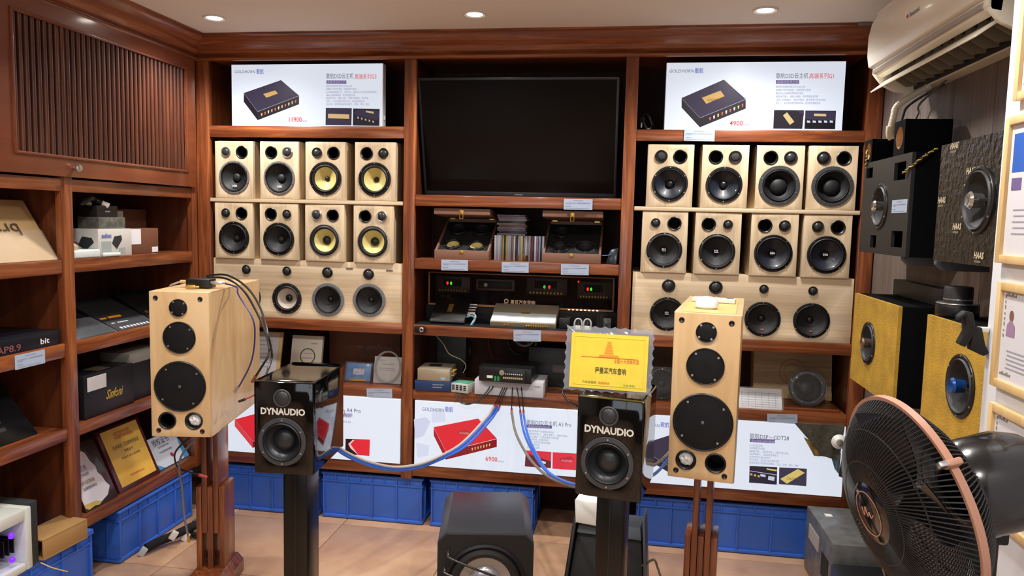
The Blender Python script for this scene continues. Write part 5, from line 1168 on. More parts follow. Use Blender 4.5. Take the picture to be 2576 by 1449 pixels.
zt = .86
dp, w, d, h = flatbox('sound_processor', 'black processor with rows of plugs on the white carton', 'processor', (1205, 921), (1337, 930), (1213, 897), zt, .7885, mat('black processor case', '101211', .4), dmax=.17)
MB().box(w * .1, w * .9, -.012, 0, .004, h - .004).build('front_module', mat('black processor face', '16181A', .35), dp, bevel=.002)
for j in range(10): MB().box(w * .48 + j * w * .038, w * .505 + j * w * .038, -.014, -.012, h * .3, h * .42).build('terminal', mat('yellow terminal', 'B8A878', .4), dp)
for j in range(10): MB().box(w * .48 + j * w * .038, w * .498 + j * w * .038, -.0135, -.012, h * .6, h * .66).build('legend', MARK, dp)
for j in range(2): MB().box(w * .31 + j * w * .06, w * .35 + j * w * .06, -.015, -.012, h * .12, h * .42).build('green_plug', mat('green plug', '1E8A4A', .4), dp)
MB().box(w * .17, w * .28, -.015, -.012, h * .28, h * .45).build('white_plug', WHP, dp); MB().lathe([(.013, .012), (.012, .0135), (0, .014)], 20).build('sticker', mat('olive sticker', '8A886A', .5), dp, loc=(w * .45, -.0, h * .68))
p = at(1372, 912, .2)
BL, BR, TL = at(1328, 958, .2), at(1440, 962, .2), at(1328, 872, .2)
t, w, h = panel('equipment_box', 'black equipment box with a framed badge behind the processor', 'box', Vector((BL.x, .2, .7225)), Vector((BR.x, .2, .7225)), Vector((BL.x, .2, TL.z)), .15, mat('charcoal box', '181B1C', .45), .003)
MB().box(w * .55, w * .92, -.002, 0, h * .38, h * .58).build('badge', GRY, t); lettering('lettering', [('DYNAUDIO', .011, T(w * .58, -.0025, h * .44), 0, dict(width=w * .3))], [mat('maroon print', '8A4A44', .5)], t)
t, w, h = panel('grey_panel', 'grey control panel hanging at the back of the low middle shelf', 'panel', Vector((at(1100, 893, .36).x, .36, .7145)), Vector((at(1172, 893, .36).x, .36, .7145)), Vector((at(1100, 893, .36).x, .36, .96)), .02, mat('dark grey panel', '4A4A4A', .5))
for k, (lb, pts, r, m) in enumerate((('black cable bundle hanging behind the small silver amplifier', [at(1180, 858, .3), at(1182, 885, .28), at(1175, 915, .3), at(1168, 935, .33)], .011, CB), ('red cable pair hanging at the back of the low middle shelf', [at(1228, 855, .34), at(1232, 880, .34), at(1240, 900, .3)], .003, mat('dark red cable', '8A2A28', .45)),
        ('black cable bundle hanging above the processor', [at(1275, 855, .3), at(1285, 880, .3), at(1305, 893, .3), at(1330, 890, .32)], .008, CB), ('grey braided loop hanging under the middle shelf', [at(1290, 852, .2), at(1310, 868, .18), at(1330, 868, .18), at(1345, 855, .2)], .006, mat('grey braid', '7A7A7A', .5, var=.5, vscale=150)),
        ('yellow cable loop hanging under the middle shelf', [at(1328, 862, .24), at(1338, 878, .22), at(1348, 866, .24), at(1345, 853, .26)], .006, mat('mustard cable', '8A7428', .5)), ('thin white wire running down to the small silver amplifier', [at(1098, 846, .06), at(1115, 865, .08), at(1130, 890, .1), at(1160, 905, .1), at(1172, 920, .1), at(1165, 938, .1)], .0018, mat('pale wire', 'B8A890', .5)),
        ('black cable leaving the slatted shelf beside the award', [at(1385, 962, .12), at(1415, 972, .02), at(1416, 990, -.03), at(1432, 1010, -.05), at(1452, 1022, -.1)], .005, CB))):
    cable('loose_cable', lb, pts, r, m, 'loose cables on the low middle shelf')
# leads from the processor to the black speakers
def lead(lb, a, mid, b, sleeve):
    cable('processor_lead', lb, [a] + mid + [b], .0026, mat('black braided lead', '1C1A1A', .5), 'leads from the processor', ends=[(0, .005, .02, sleeve, 'plug'), (1, .0052, .03, mat('red shrink sleeve', 'B84038', .5), 'shrink_sleeve')])
RDS = mat('pink red plug', 'C85050', .45); SVP = mat('silver plug', 'A8A49C', .35, metal=.5)
ys = -.03
for lb, u0, u1, v1, sl in (('black lead from the processor to the cream speaker cable', 1274, 1244, 1020, RDS), ('black lead from the processor to the nearer blue speaker cable', 1279, 1250, 1021, RDS), ('black lead from the processor to the further blue speaker cable', 1284, 1256, 1024, SVP),
        ('black lead from the processor to the dark grey cable', 1290, 1287, 1032, SVP), ('black lead hanging straight to the first dropping blue cable', 1296, 1309, 1036, RDS), ('black lead hanging straight to the second dropping blue cable', 1309, 1317, 1036, SVP)):
    a = at(u0, 956, .035); m = at((u0 + u1) / 2, 988, -.03)
    lead(lb, a, [m], at(u1, v1, ys), sl)
cable('patch_lead', 'black and grey patch lead from the white module to the processor', [at(1150, 975, .03), at(1147, 995, -.02), at(1158, 1012, -.03), at(1180, 1017, -.035), at(1205, 1005, -.035), at(1228, 980, -.02), at(1240, 955, .03)], .003, mat('speckled braid', '2A2A2A', .5, var=.9, vscale=200), 'patch leads', ends=[(1, .006, .03, SVP, 'plug'), (0, .006, .02, WHP, 'plug')])
cable('patch_lead', 'patch lead with red plugs from the white module to the processor', [at(1161, 975, .03), at(1158, 995, -.02), at(1170, 1013, -.03), at(1190, 1014, -.04), at(1213, 1002, -.04), at(1236, 980, -.025), at(1249, 955, .03)], .003, mat('speckled braid', '2A2A2A', .5, var=.9, vscale=200), 'patch leads', ends=[(1, .0065, .04, RDS, 'plug'), (0, .0065, .03, RDS, 'plug')])
for k, (lb, m, du, r) in enumerate((('cream speaker cable sweeping to the black speaker beside the maple one', mat('cream cable jacket', 'BDB2A4', .45), 0, .0062), ('blue speaker cable sweeping to the black speaker, nearer the cream one', CBL, 4, .0062), ('blue speaker cable sweeping to the black speaker, lowest of three', mat('royal blue cable jacket', '3A6CD0', .4), 9, .0062))):
    v = du * .9
    cable('speaker_cable', lb, [at(1243 + k * 6, 1022 + k, -.03), at(1222 + du, 1052 + v, -.06), at(1160 + du, 1116 + v, -.2), at(1095, 1153 + v, -.4), at(1045, 1170 + v, -.55), at(990, 1175 + v, -.7), at(930, 1163 + v, -.84), at(875, 1140 + v, -.95), at(845, 1120 + v, -1.03)], r, m, 'speaker cables to the left black speaker')
for k, (lb, m, du, r) in enumerate((('dark grey speaker cable dropping to the black speaker under the award', mat('taupe cable jacket', '7A7064', .45), 0, .0062), ('blue speaker cable dropping to the black speaker under the award, inner one', CBL, 22, .0055), ('blue speaker cable dropping to the black speaker under the award, outer one', mat('royal blue cable jacket', '3A6CD0', .4), 30, .0055))):
    v = -du * .35
    cable('speaker_cable', lb, [at(1287 + du * 1.0, 1034 + du * .2, -.03), at(1298 + du * .95, 1090, -.1), at(1330 + du * .6, 1150 + v, -.3), at(1372 + du * .2, 1194 + v * .8, -.55), at(1420, 1217 + v * .6, -.8), at(1462, 1226 + v * .6, -1.0), at(1500, 1222 + v * .5, -1.1)], r, m, 'speaker cables to the right black speaker')
cable('speaker_cable', 'blue cable passing in front of the sign reading GDT28', [at(1700, 1130, -.3), at(1668, 1172, -.5), at(1640, 1196, -.75), at(1615, 1190, -1.0), at(1590, 1180, -1.12)], .006, CBL, 'cables behind the right maple speaker')
cable('speaker_cable', 'taupe cable passing in front of the sign reading GDT28', [at(1705, 1110, -.3), at(1672, 1150, -.5), at(1640, 1172, -.75), at(1615, 1165, -1.0), at(1590, 1160, -1.12)], .006, mat('taupe cable jacket', '7A7064', .45), 'cables behind the right maple speaker')

# ------------------------------------------------------------------ low shelf of the left bay
def lean(name, label, cat, tl, tr, bl, br, zs, back, th, m, group=None, bevel=.001, body='body'):
    """thing leaning back on a shelf: base corners where the pixels meet the shelf, top pushed back"""
    B0, B1 = atz(*bl, zs), atz(*br, zs)
    yy = max(.03, (B0.y + B1.y) / 2); B0 = at(*bl, yy); B1 = at(*br, yy); B0.z = B1.z = zs
    t0 = at(*tl, yy + back)
    return panel(name, label, cat, B0, B1, t0, th, m, bevel, group, body)
ZS = .7148
t, w, h = lean('leaflet_board', 'white printed sheet in a pale wood frame leaning behind the maple speaker', 'board', (655, 833), (722, 836), (632, 957), (700, 958), ZS, .06, .012, mat('pale frame board', 'B89A68', .5))
MB().box(.004, w - .02, -.001, 0, .006, h - .006).build('sheet', mat('grey white sheet', 'B8B8BC', .5), t); bars([(.012, h * .8 - k * h * .09, w * .6, .004) for k in range(7)], INKG, t, y=-.0018)
t, w, h = lean('gift_box', 'white box with a dark green ring print behind the black speaker', 'box', (748, 843), (815, 846), (726, 958), (803, 961), ZS, .05, .022, mat('ivory card', 'B8B2A4', .5))
mb = MB(); mb.lathe([(.036, 0), (.042, 0), (.042, .0008), (.036, .0008)], 36, caps=False, M=T(w * .55, 0, h * .55)); mb.build('ring_print', mat('dark green print', '3A5038', .5), t)
bars([(w * .4, h * .6, w * .3, .005), (w * .38, h * .5, w * .35, .006)], mat('mauve print', '9A8A90', .6), t, y=-.001); bars([(w * .62, h * .82, w * .22, .005)], mat('red print', 'B06060', .6), t, 'print', -.001)
BL = at(830, 958, .3); BR = at(1013, 962, .3)
t, w, h = panel('carton_box', 'dark brown carton with pale printed logo at the back of the shelf', 'box', Vector((BL.x, .29, ZS)), Vector((BR.x - .012, .29, ZS)), Vector((BL.x, .29, .985)), .1, CARDD, .002)
lettering('lettering', [('sinfoni', .038, T(w * .52, -.001, h * .52), 0, dict(width=w * .36)), ('high fidelity sound', .014, T(w * .42, -.001, h * .36), 0, dict(width=w * .42))], [mat('faded grey print', '6A6462', .6)], t)
mb = MB(); mb.lathe([(.006, 0), (.016, 0), (.016, .0008), (.006, .0008)], 24, caps=False, M=T(w * .44, 0, h * .58), a0=PI * .9, a1=PI * 2.1); mb.build('logo_print', mat('faded grey print', '6A6462', .6), t)
t, w, h = lean('part_packet', 'blue card packet in a clear plastic bag on the low shelf', 'packet', (876, 912), (928, 913), (868, 958), (930, 959), ZS, .03, .02, mat('light blue card', '4A78B0', .4, var=.35, vscale=30))
MB().box(w * .3, w * .75, -.002, 0, h * .35, h * .7).build('picture', mat('pale picture', 'A8A8B8', .5, var=.4, vscale=50), t); MB().box(w * .15, w * .85, -.006, 0, 0, h * .12).build('pin_header', GOLD, t)
MB().box(-.008, w + .008, -.006, .024, -.0, h * 1.08).build('clear_bag', CLEAR, t, bevel=.003)
t, w, h = lean('booklet', 'white booklet with a coiled clear tube in a bag beside the post', 'booklet', (951, 896), (1012, 897), (938, 963), (1008, 966), ZS, .03, .006, mat('off white paper', 'B8B6B2', .55))
bars([(w * .1, h * .85, w * .3, .004), (w * .3, h * .7, w * .4, .005), (w * .15, h * .55, w * .6, .003), (w * .15, h * .48, w * .6, .003)], INKG, t)
mb = MB()
for k in range(4): mb.tube([(w * .5 + (.062 + k * .003) * math.cos(2 * PI * i / 40), -.004 - k * .003, h * .62 + (.075 + k * .002) * math.sin(2 * PI * i / 40)) for i in range(40)], .0016, 6, closed=True)
mb.build('tube_coil', mat('clear tube', 'B8BCC0', .15, alpha=.45), t)

# ------------------------------------------------------------------ low shelf of the right bay
p = at(1664, 965, .13)
sp1 = thing('boxed_speaker', 'raw black driver in a clear pack between the award and maple speaker', 'driver', (at(1664, 1005, .1).x, .1, ZS), 0, rx=rad(-12))
woofer(sp1, 0, .078, .076, 'black', y=-.0)
MB().lathe([(.078, .0), (.07, -.02), (.04, -.06), (0, -.06)], 32, caps=False).build('basket', BLKM, sp1, loc=(0, 0, .078))
MB().box(-.082, .082, -.012, .06, 0, .16).build('clear_pack', CLEAR, sp1, bevel=.004)
BL = at(1640, 990, .36)
t, w, h = panel('wooden_box', 'dark wooden box at the back of the shelf behind the award', 'box', Vector((1.09, .3, ZS)), Vector((1.30, .3, ZS)), Vector((1.09, .3, .97)), .08, wood('weathered wood', '3A2A1C', '5A4530', '6A5238', scale=(1.5, 20, 20), coat=0, rough=.6), .002)
t, w, h = panel('wooden_box', 'pale wooden box with a faint round stamp on the low right shelf', 'box', Vector((at(1893, 985, .27).x, .25, .7228)), Vector((at(2092, 1000, .25).x, .25, .7228)), Vector((at(1893, 985, .27).x, .29, .985)), .1, wood('pale box wood', 'A08662', 'B89C76', 'C6AA84', scale=(1.5, 24, 24), coat=0, rough=.6), .002)
mb = MB(); mb.lathe([(.06, 0), (.063, 0), (.063, .0006), (.06, .0006)], 36, caps=False, M=T(w * .5, 0, h * .5)); mb.lathe([(.04, 0), (.042, 0), (.042, .0006), (.04, .0006)], 36, caps=False, M=T(w * .5, 0, h * .5)); mb.build('stamp', mat('burnt stamp', '84693E', .6), t)
MB().box(0, w, -.004, 0, .0, .04).build('lower_rail', wood('pale rail wood', '9A7C54', 'B49468', 'C2A478', scale=(1.5, 24, 24), coat=0, rough=.6), t)
sp2 = thing('bagged_driver', 'round driver in a clear bag leaning on the pale wooden box', 'driver', (at(2030, 1035, .1).x, .1, .7228), 0, rx=rad(-15))
woofer(sp2, 0, .088, .08, 'bigcap'); MB().lathe([(.086, .004), (.086, -.004), (.06, -.04), (.03, -.05), (0, -.05)], 36, caps=False).build('basket', GRYL, sp2, loc=(0, 0, .088)); MB().lathe([(.088, -.006), (.09, .006), (.07, .016), (0, .019)], 36, caps=False).build('clear_bag', CLEAR, sp2, loc=(0, 0, .088))
t, w, h = lean('price_sheet', 'white printed table sheet in a clear sleeve on the low right shelf', 'sheet', (1862, 974), (1957, 979), (1855, 1031), (1968, 1037), ZS, .05, .003, mat('white table sheet', 'D0D2D6', .5))
mb = MB()
for k in range(6): mb.box(w * (.1 + k * .15), w * (.1 + k * .15) + .0012, -.0006, 0, h * .08, h * .8)
for k in range(7): mb.box(w * .06, w * .92, -.0006, 0, h * (.1 + k * .11), h * (.1 + k * .11) + .0012)
mb.build('table_lines', INKG, t); MB().box(-.003, w + .008, -.002, .005, 0, h + .006).build('sleeve', CLEAR, t)
t, w, h = lean('part_packet', 'dark packet with blue and purple print behind the table sheet', 'packet', (1866, 948), (1932, 951), (1866, 980), (1936, 985), .80, .04, .02, mat('dark teal print', '203440', .35, var=.7, vscale=25)); t.location.z = ZS
t.location.y = .16
cable('cable_pile', 'black cable coil on the top right shelf beside the lit sign', [at(1612, 322, .12), at(1615, 300, .13), at(1624, 286, .12), at(1634, 296, .1), at(1640, 318, .1), at(1628, 324, .08), at(1618, 305, .1), at(1626, 290, .14), at(1640, 305, .14), at(1648, 324, .12)], .0065, CB)
# ------------------------------------------------------------------ samples hanging at the right end
sm = thing('damping_samples', 'layered dark and gold damping sheets hanging beside the lit GDT28 sign', 'samples', at(2065, 1066, -.03), 0)
def sheet(nm, pts, y, m, n=8, amp=.004):
    o = Vector(sm.location); P = [at(u, v, y) - o for (u, v) in pts]; mb = MB(); vs = []; fs = []
    for i in range(n + 1):
        for j in range(n + 1):
            a, b = i / n, j / n; q = P[0] * (1 - a) * (1 - b) + P[1] * a * (1 - b) + P[2] * a * b + P[3] * (1 - a) * b; q = q + Vector((0, math.sin(i * 1.3 + j * .8) * amp, 0)); vs.append(q)
    for i in range(n):
        for j in range(n): fs.append((i * (n + 1) + j, (i + 1) * (n + 1) + j, (i + 1) * (n + 1) + j + 1, i * (n + 1) + j + 1))
    mb.add(vs, fs); N = len(vs); mb.add([v + Vector((0, .004, 0)) for v in vs], [f[::-1] for f in fs])
    rim = [k for k in range(n + 1)] + [k * (n + 1) + n for k in range(1, n + 1)] + [n * (n + 1) + k for k in range(n - 1, -1, -1)] + [k * (n + 1) for k in range(n - 1, 0, -1)]
    mb.add(vs + [v + Vector((0, .004, 0)) for v in vs], [(rim[k], rim[(k + 1) % len(rim)], N + rim[(k + 1) % len(rim)], N + rim[k]) for k in range(len(rim))]); mb.build(nm, m, sm)
sheet('dark_foam', [(1999, 1065), (2125, 1070), (2112, 1158), (2070, 1148)], -.03, mat('olive black foam', '48463A', .7, bump=1, bscale=90, var=.3, vscale=40)); sheet('gold_sheet', [(2022, 1100), (2060, 1120), (2072, 1148), (2048, 1147)], -.02, mat('tarnished gold sheet', '8A7038', .5, var=.3, vscale=30), amp=.002); sheet('pale_blue_film', [(2085, 1130), (2115, 1140), (2112, 1195), (2100, 1180)], -.022, mat('pale blue film', '5A7484', .3), amp=.002)
MB().lathe([(.03, .0), (.034, .012), (.02, .03), (0, .034)], 24, M=T(.075, -.02, -.07)).build('white_cup', WHP, sm)
MB().lathe([(.018, .012), (.014, .03), (0, .034)], 20, M=T(.075, -.03, -.07)).build('steel_cap', SIL, sm)

# ------------------------------------------------------------------ things on the floor at the right
GBX = mat('worn grey steel case', '6E6E6C', .45, metal=.3, var=.25, vscale=20)
gb = thing('steel_case', 'worn grey steel equipment case on the floor beside the fan', 'case', (1.905, -.47, 0), rad(1))
MB().box(0, .19, 0, .42, .012, .295).build('shell', GBX, gb, bevel=.003)
MB().box(-.002, 0, .05, .15, .1, .2).build('side_opening', BLKM, gb); MB().box(-.003, 0, .2, .36, .17, .235).build('label', mat('pale worn label', 'A8A49C', .6), gb)
MB().lathe([(.014, 0), (.012, .012), (0, .013)], 16, M=T(0, .1, .055) @ RZ(-PI / 2)).build('blue_knob', mat('blue knob', '3A5CC0', .35), gb)
MB().lathe([(.014, 0), (.012, .012), (0, .013)], 16, M=T(0, .04, .055) @ RZ(-PI / 2)).build('white_knob', WHP, gb)
MB().box(.05, .08, .3, .33, .295, .2965).build('sticker', WHP, gb)
for q in ((.02, .03), (.17, .03), (.02, .39), (.17, .39)): MB().lathe([(.012, 0), (.012, .012)], 12, M=T(q[0], q[1], .012) @ RX(PI / 2)).build('foot', RUB, gb)
bkx = thing('black_carton', 'black carton with white print standing in front of the grey steel case', 'box', (1.9, -.76, 0), rad(3))
MB().box(0, .2, 0, .24, 0, .235).build('body', mat('black card', '101316', .45), bkx, bevel=.002); MB().box(-.001, 0, .0, .24, .0, .235).build('blue_side', mat('navy card side', '14305A', .5), bkx)
MB().box(.02, .18, -.001, 0, .15, .21).build('grey_panel', mat('grey print panel', '3A4248', .5), bkx); bars([(.03, .16, .14, .012)], MARK, bkx, y=-.0018); bars([(.03, .06, .1, .006)], INKG, bkx, y=-.001)
# cables by the black sloping box
cable('floor_cable', 'olive cable bent up from the floor beside the black sloping box', [at(1612, 1425, -.72), at(1625, 1418, -.74), at(1645, 1408, -.75), at(1655, 1430, -.76), at(1662, 1452, -.78)], .0045, mat('olive cable', '5A5234', .5), 'cables by the black sloping box')
cable('floor_cable', 'black cable bundle with a red core on the floor by the pillar stand', [Vector((1.17, -.72, .03)), Vector((1.22, -.78, .025)), Vector((1.27, -.86, .012)), Vector((1.31, -.95, .01))], .011, CB, 'cables by the black sloping box')

# ------------------------------------------------------------------ side cabinet, far bay
def corner_box(name, label, x1, y0, dx, dy, z0, dz, m, group=None, rz=0, cat='box'):
    t = thing(name, label, cat, (x1, y0, z0), rz, group); MB().box(-dx, 0, 0, dy, 0, dz).build('body', m, t, bevel=.0015); return t
def face_card(t, nm, y0, y1, z0, z1, m, y=.0008): return MB().box(0, y, y0, y1, z0, z1).build(nm, m, t)
Z1 = 1.3755
wbx = corner_box('product_box', 'white product box with black device pictures on the side cabinet', -1.165, -.715, .13, .215, Z1, .118, mat('white printed card', 'C8C6C0', .5))
mb = MB(); mb.prism([(.085, .055), (.10, .085), (.145, .09), (.15, .07), (.115, .03)], 0, .0008, 'X'); mb.build('device_picture', mat('black device print', '2A2C30', .5), wbx)
mb = MB(); mb.prism([(-.095, .05), (-.075, .085), (-.03, .08), (-.02, .06), (-.06, .025)], -.0008, 0, 'Y'); mb.build('device_picture', mat('black device print', '2A2C30', .5), wbx)
Mx = Matrix(((0, -1, 0, 0), (1, 0, 0, 0), (0, 0, 1, 0), (0, 0, 0, 1)))
lettering('lettering', [('audison', .03, T(.0015, .02, .08) @ Mx, 0, dict(width=.06, bold=.0005))], [mat('blue print', '3A5CB0', .5)], wbx)
face_card(wbx, 'grey_text_block', .02, .08, .02, .065, mat('pale grey print', '9AA4A4', .5)); face_card(wbx, 'spec_block', .13, .17, .01, .035, mat('pale grey print', '9AA4A4', .5))
t = corner_box('carton_box', 'brown carton with two white labels at the front of the shelf', -1.19, -.485, .1, .215, Z1, .118, CARDD)
face_card(t, 'label', -.0, .085, .045, .115, WHT); face_card(t, 'label', .165, .21, .005, .03, WHT)
t = corner_box('carton_box', 'brown carton with two white labels at the back of the shelf', -1.40, -.40, .12, .345, Z1, .205, CARDD)
face_card(t, 'label', .03, .165, .115, .195, WHT); face_card(t, 'label', .28, .33, .075, .11, WHT)
t = corner_box('clear_pack', 'clear packed grey part on top of the white product box', -1.18, -.69, .1, .17, Z1 + .1185, .05, mat('grey packed part', '5A5A54', .25, var=.4, vscale=40))
t = corner_box('black_module', 'black module on top of the clear pack', -1.19, -.685, .09, .13, Z1 + .169, .048, mat('black module case', '1A1816', .5)); face_card(t, 'print', .05, .08, .02, .026, INKG)
cable('wiring_harness', 'black wiring harness with white plugs above the black module', [Vector((-1.24, -.68, 1.605)), Vector((-1.23, -.72, 1.615)), Vector((-1.2, -.76, 1.6)), Vector((-1.19, -.72, 1.622)), Vector((-1.22, -.66, 1.615)), Vector((-1.2, -.63, 1.60))], .011, CB, ends=[(1, .012, .03, WHP, 'plug'), (0, .011, .03, CRM, 'plug')])
t = thing('tan_pouch', 'tan pouch with a dark strap beside the white product box', 'pouch', (-1.21, -.83, Z1))
MB().lathe([(.03, 0), (.036, .02), (.034, .05), (.02, .066), (0, .07)], 18, M=RX(-PI / 2)).build('pouch', mat('tan cloth', 'A89A80', .8), t); MB().tube(spline([(-.03, 0, .05), (0, -.01, .08), (.03, .02, .06)], 6), .006, 8).build('strap', mat('violet strap', '3A3040', .6), t)
for lb, y0, dy, zz in (('white bubble pouch at the front edge of the shelf beside the stile', -.86, .15, .03), ('white bubble pouch in front of the product box', -.70, .11, .016)):
    t = thing('bubble_pouch', lb, 'pouch', (-1.163 + (.008 if zz < .02 else 0), y0, Z1), 0, 'white bubble pouches')
    mb = MB(); mb.box(-.1 if zz > .02 else -.008, .004, 0, dy, 0, zz); me = mb.mesh('pouch', .006, 35, 3)
    for v in me.vertices: v.co.z += (.006 * math.sin(v.co.y * 60) if v.co.z > .01 else 0)
    link('pouch', me, mat('white bubble film', 'D0DAD8', .35, bump=.5, bscale=60), t)
# second shelf: devices leaning up
def lying(label, y0, y1, xf, back, rise, th, m, name='car_amplifier', cat='amplifier', z=1.0440):
    BL, BR = Vector((xf, y0, z)), Vector((xf, y1, z)); TL = Vector((xf - back, y0, z + rise)); M, w, h = frame3(BL, BR, TL)
    t = empty_at(name, label, cat, M, 'devices on the second side shelf'); MB().box(0, w, 0, th, 0, h).build('body', m, t, bevel=.002); return t, w, h
DKG = mat('dark grey device top', '26282A', .4)
t, w, h = lying('grey device with orange bars and white keys leaning on the second side shelf', -.60, -.33, -1.165, .26, .12, .03, DKG)
MB().box(.0, w, -.001, 0, 0, h * .3).build('grey_strip', mat('mid grey print', '45474C', .4), t); MB().box(.01, w * .18, -.002, 0, h * .36, h * .4).build('orange_bar', mat('orange print', 'B0583A', .5), t); MB().box(w * .24, w * .55, -.002, 0, h * .36, h * .41).build('orange_bar', mat('orange print', 'B0583A', .5), t)
for k in range(9): MB().box(w * .12 + k * w * .085, w * .17 + k * w * .085, -.002, 0, h * .04, h * .09).build('white_key', MARK, t)
bars([(w * .1, h * .2, w * .08, .008), (w * .25, h * .2, w * .25, .008)], MARK, t, y=-.002)
for k in range(5): MB().box(w + .0, w + .004, .004, .02, h * .45 + k * h * .1, h * .5 + k * h * .1).build('terminal', GOLD, t)
t, w, h = lying('black device with blue prints in a clear bag beside the stile', -.86, -.62, -1.165, .26, .11, .03, mat('blue black device', '16202C', .35))
MB().box(w * .25, w * .6, -.001, 0, h * .45, h * .62).build('blue_print', mat('blue print patch', '2A5C94', .5), t); MB().box(w * .35, w * .6, -.001, 0, h * .78, h * .88).build('blue_print', mat('blue print patch', '2A5C94', .5), t)
mb = MB(); mb.box(-.004, w + .004, -.006, .032, -.004, h * .5); mb.build('clear_bag', mat('shiny clear bag', 'FFFFFF', .08, alpha=.08, spec=1, bump=1, bscale=40), t)
t, w, h = lying('black device with gold terminals at the back end of the second side shelf', -.31, -.07, -1.175, .24, .13, .03, mat('black device top', '121314', .4))
for k in range(6): MB().box(w * .1 + k * w * .12, w * .16 + k * w * .12, -.003, 0, h * .3, h * .36).build('terminal', GOLD, t)
# third shelf
Z3 = .6975
t = corner_box('gift_box', 'black box with gold script lettering and a white label', -1.172, -.815, .16, .315, Z3, .185, mat('black textured card', '16171C', .45, bump=.2, bscale=300))
face_card(t, 'label', .02, .135, .115, .175, WHT); lettering('lettering', [('Sinfoni', .055, T(.0012, .13, .06) @ Mx, 0, dict(width=.11, shear=.35, bold=.0012))], [mat('gold foil print', 'D8B440', .35, metal=.5)], t)
MB().box(-.1, -.03, .12, .2, .185, .187).build('tape', mat('brown tape', '6A5A48', .3), t)
t = corner_box('gift_box', 'plain black box standing behind the maple speaker on the third shelf', -1.19, -.49, .16, .25, Z3, .175, mat('plain black card', '0C0C0E', .5))
t = corner_box('carton_box', 'grey white carton lying on the plain black box', -1.19, -.50, .15, .24, Z3 + .1755, .05, mat('grey white card', '8A8880', .6))
t = corner_box('small_part', 'small white packet behind the gold lettered box', -1.3, -.86, .06, .04, Z3, .22, WHP, cat='packet')
# fourth shelf: plaques
def plaque(label, bl, br, tl, dx, th, m, name='award_plaque'):
    B0, B1 = atz(*bl, .3035), atz(*br, .3035); xm = (B0.x + B1.x) / 2; B0.x = B1.x = xm; T0 = atx(*tl, xm - dx)
    return panel(name, label, 'plaque', B0, B1, T0, th, m, .002, 'award plaques on the low side shelf')
DW = mat('dark walnut plaque', '2A1816', .35, coat=.3); BUR = mat('burgundy plaque', '4A1420', .3, coat=.4)
t, w, h = plaque('dark wooden plaque with a white shield shaped certificate', (216, 1290), (300, 1247), (211, 1108), .12, .014, DW)
sh_ = [(.02, .06), (.1, .02), (.3, .04), (.45, .02), (.55, .05), (.8, .1), (.97, .22), (.9, .3), (.86, .42), (.78, .5), (.8, .6), (.7, .72), (.66, .86), (.6, .9), (.5, .96), (.3, .94), (.15, .92), (.02, .9)]
MB().prism([(x * w * .9, z * h * .95) for x, z in sh_], -.002, 0, 'Y').build('shield', mat('ivory shield', 'D8D4DC', .4), t)
MB().prism([(x * w * .9, z * h * .95) for x, z in [(.02, .06), (.1, .02), (.3, .04), (.45, .02), (.55, .05), (.4, .1), (.02, .12)]], -.003, -.002, 'Y').build('gold_scroll', mat('soft gold print', 'C8AE50', .4), t)
MB().prism([(x * w * .9, z * h * .95) for x, z in [(.02, .86), (.02, .9), (.15, .92), (.3, .94), (.5, .96), (.6, .9), (.3, .9)]], -.003, -.002, 'Y').build('gold_scroll', mat('soft gold print', 'C8AE50', .4), t)
lettering('lettering', [('授权书', .028, T(w * .16, -.003, h * .58), 0, dict(width=w * .3)), ('曼耳汽车音响', .014, T(w * .12, -.003, h * .50), 0, dict(width=w * .34)), ('特约经销商', .02, T(w * .1, -.003, h * .38), 1, dict(width=w * .45)), ('品牌授权单位', .014, T(w * .15, -.003, h * .3), 0, dict(width=w * .4))], [INK, mat('ochre print', '8A6A20', .5)], t)
t, w, h = plaque('burgundy plaque with a yellow gold certificate plate', (305, 1243), (402, 1189), (265.6, 1078), .12, .016, BUR)
MB().box(w * .08, w * .93, -.002, 0, h * .07, h * .96).build('gold_plate', mat('orange gold plate', 'DDB244', .35, metal=.1, var=.12, vscale=8), t)
lettering('lettering', [('全国 汽车音响 推荐', .016, T(w * .32, -.003, h * .85), 1, dict(width=w * .38)), ('中国汽车用品', .02, T(w * .32, -.003, h * .78), 1, dict(width=w * .42)), ('先进单位 工匠精神改装店', .022, T(w * .2, -.003, h * .64), 0, dict(width=w * .62)), ('荣誉证书', .015, T(w * .42, -.003, h * .55), 0, dict(width=w * .2)), ('特发此证以资鼓励', .012, T(w * .3, -.003, h * .46), 0, dict(width=w * .45)), ('中国汽车音响行业协会', .012, T(w * .33, -.003, h * .17), 1, dict(width=w * .35))], [mat('brown plate print', '5A3A18', .5), INKR], t)
t, w, h = plaque('white certificate plaque with blue corners behind the tall maple speaker', (404, 1186), (477, 1146), (380, 1101), .1, .008, mat('dark green frame', '2A3A38', .4))
MB().box(.004, w - .004, -.001, 0, .004, h - .004).build('paper', mat('ice white paper', 'C4CCD8', .5), t)
mb = MB(); mb.face([(w - .004, -.0016, .004), (w - .004, -.0016, h * .8), (w * .8, -.0016, .004)]); mb.face([(.004, -.0016, .004), (w * .18, -.0016, .004), (.004, -.0016, h * .2)]); mb.build('blue_corner', mat('sky blue print', '3A8AC0', .5), t, smooth=0)
lettering('lettering', [('授权证书', .038, T(w * .22, -.002, h * .72), 0, dict(width=w * .5)), ('AUTHORIZATION', .014, T(w * .3, -.002, h * .6), 0, dict(width=w * .34)), ('汽车音响特约经销', .012, T(w * .25, -.002, h * .45), 0, dict(width=w * .4))], [INK], t)
mb = MB(); mb.lathe([(0, .0018), (.012, .0018)], 20, caps=False, M=T(w * .55, 0, h * .28)); mb.build('red_seal', mat('dark red seal', '9A3040', .5), t)

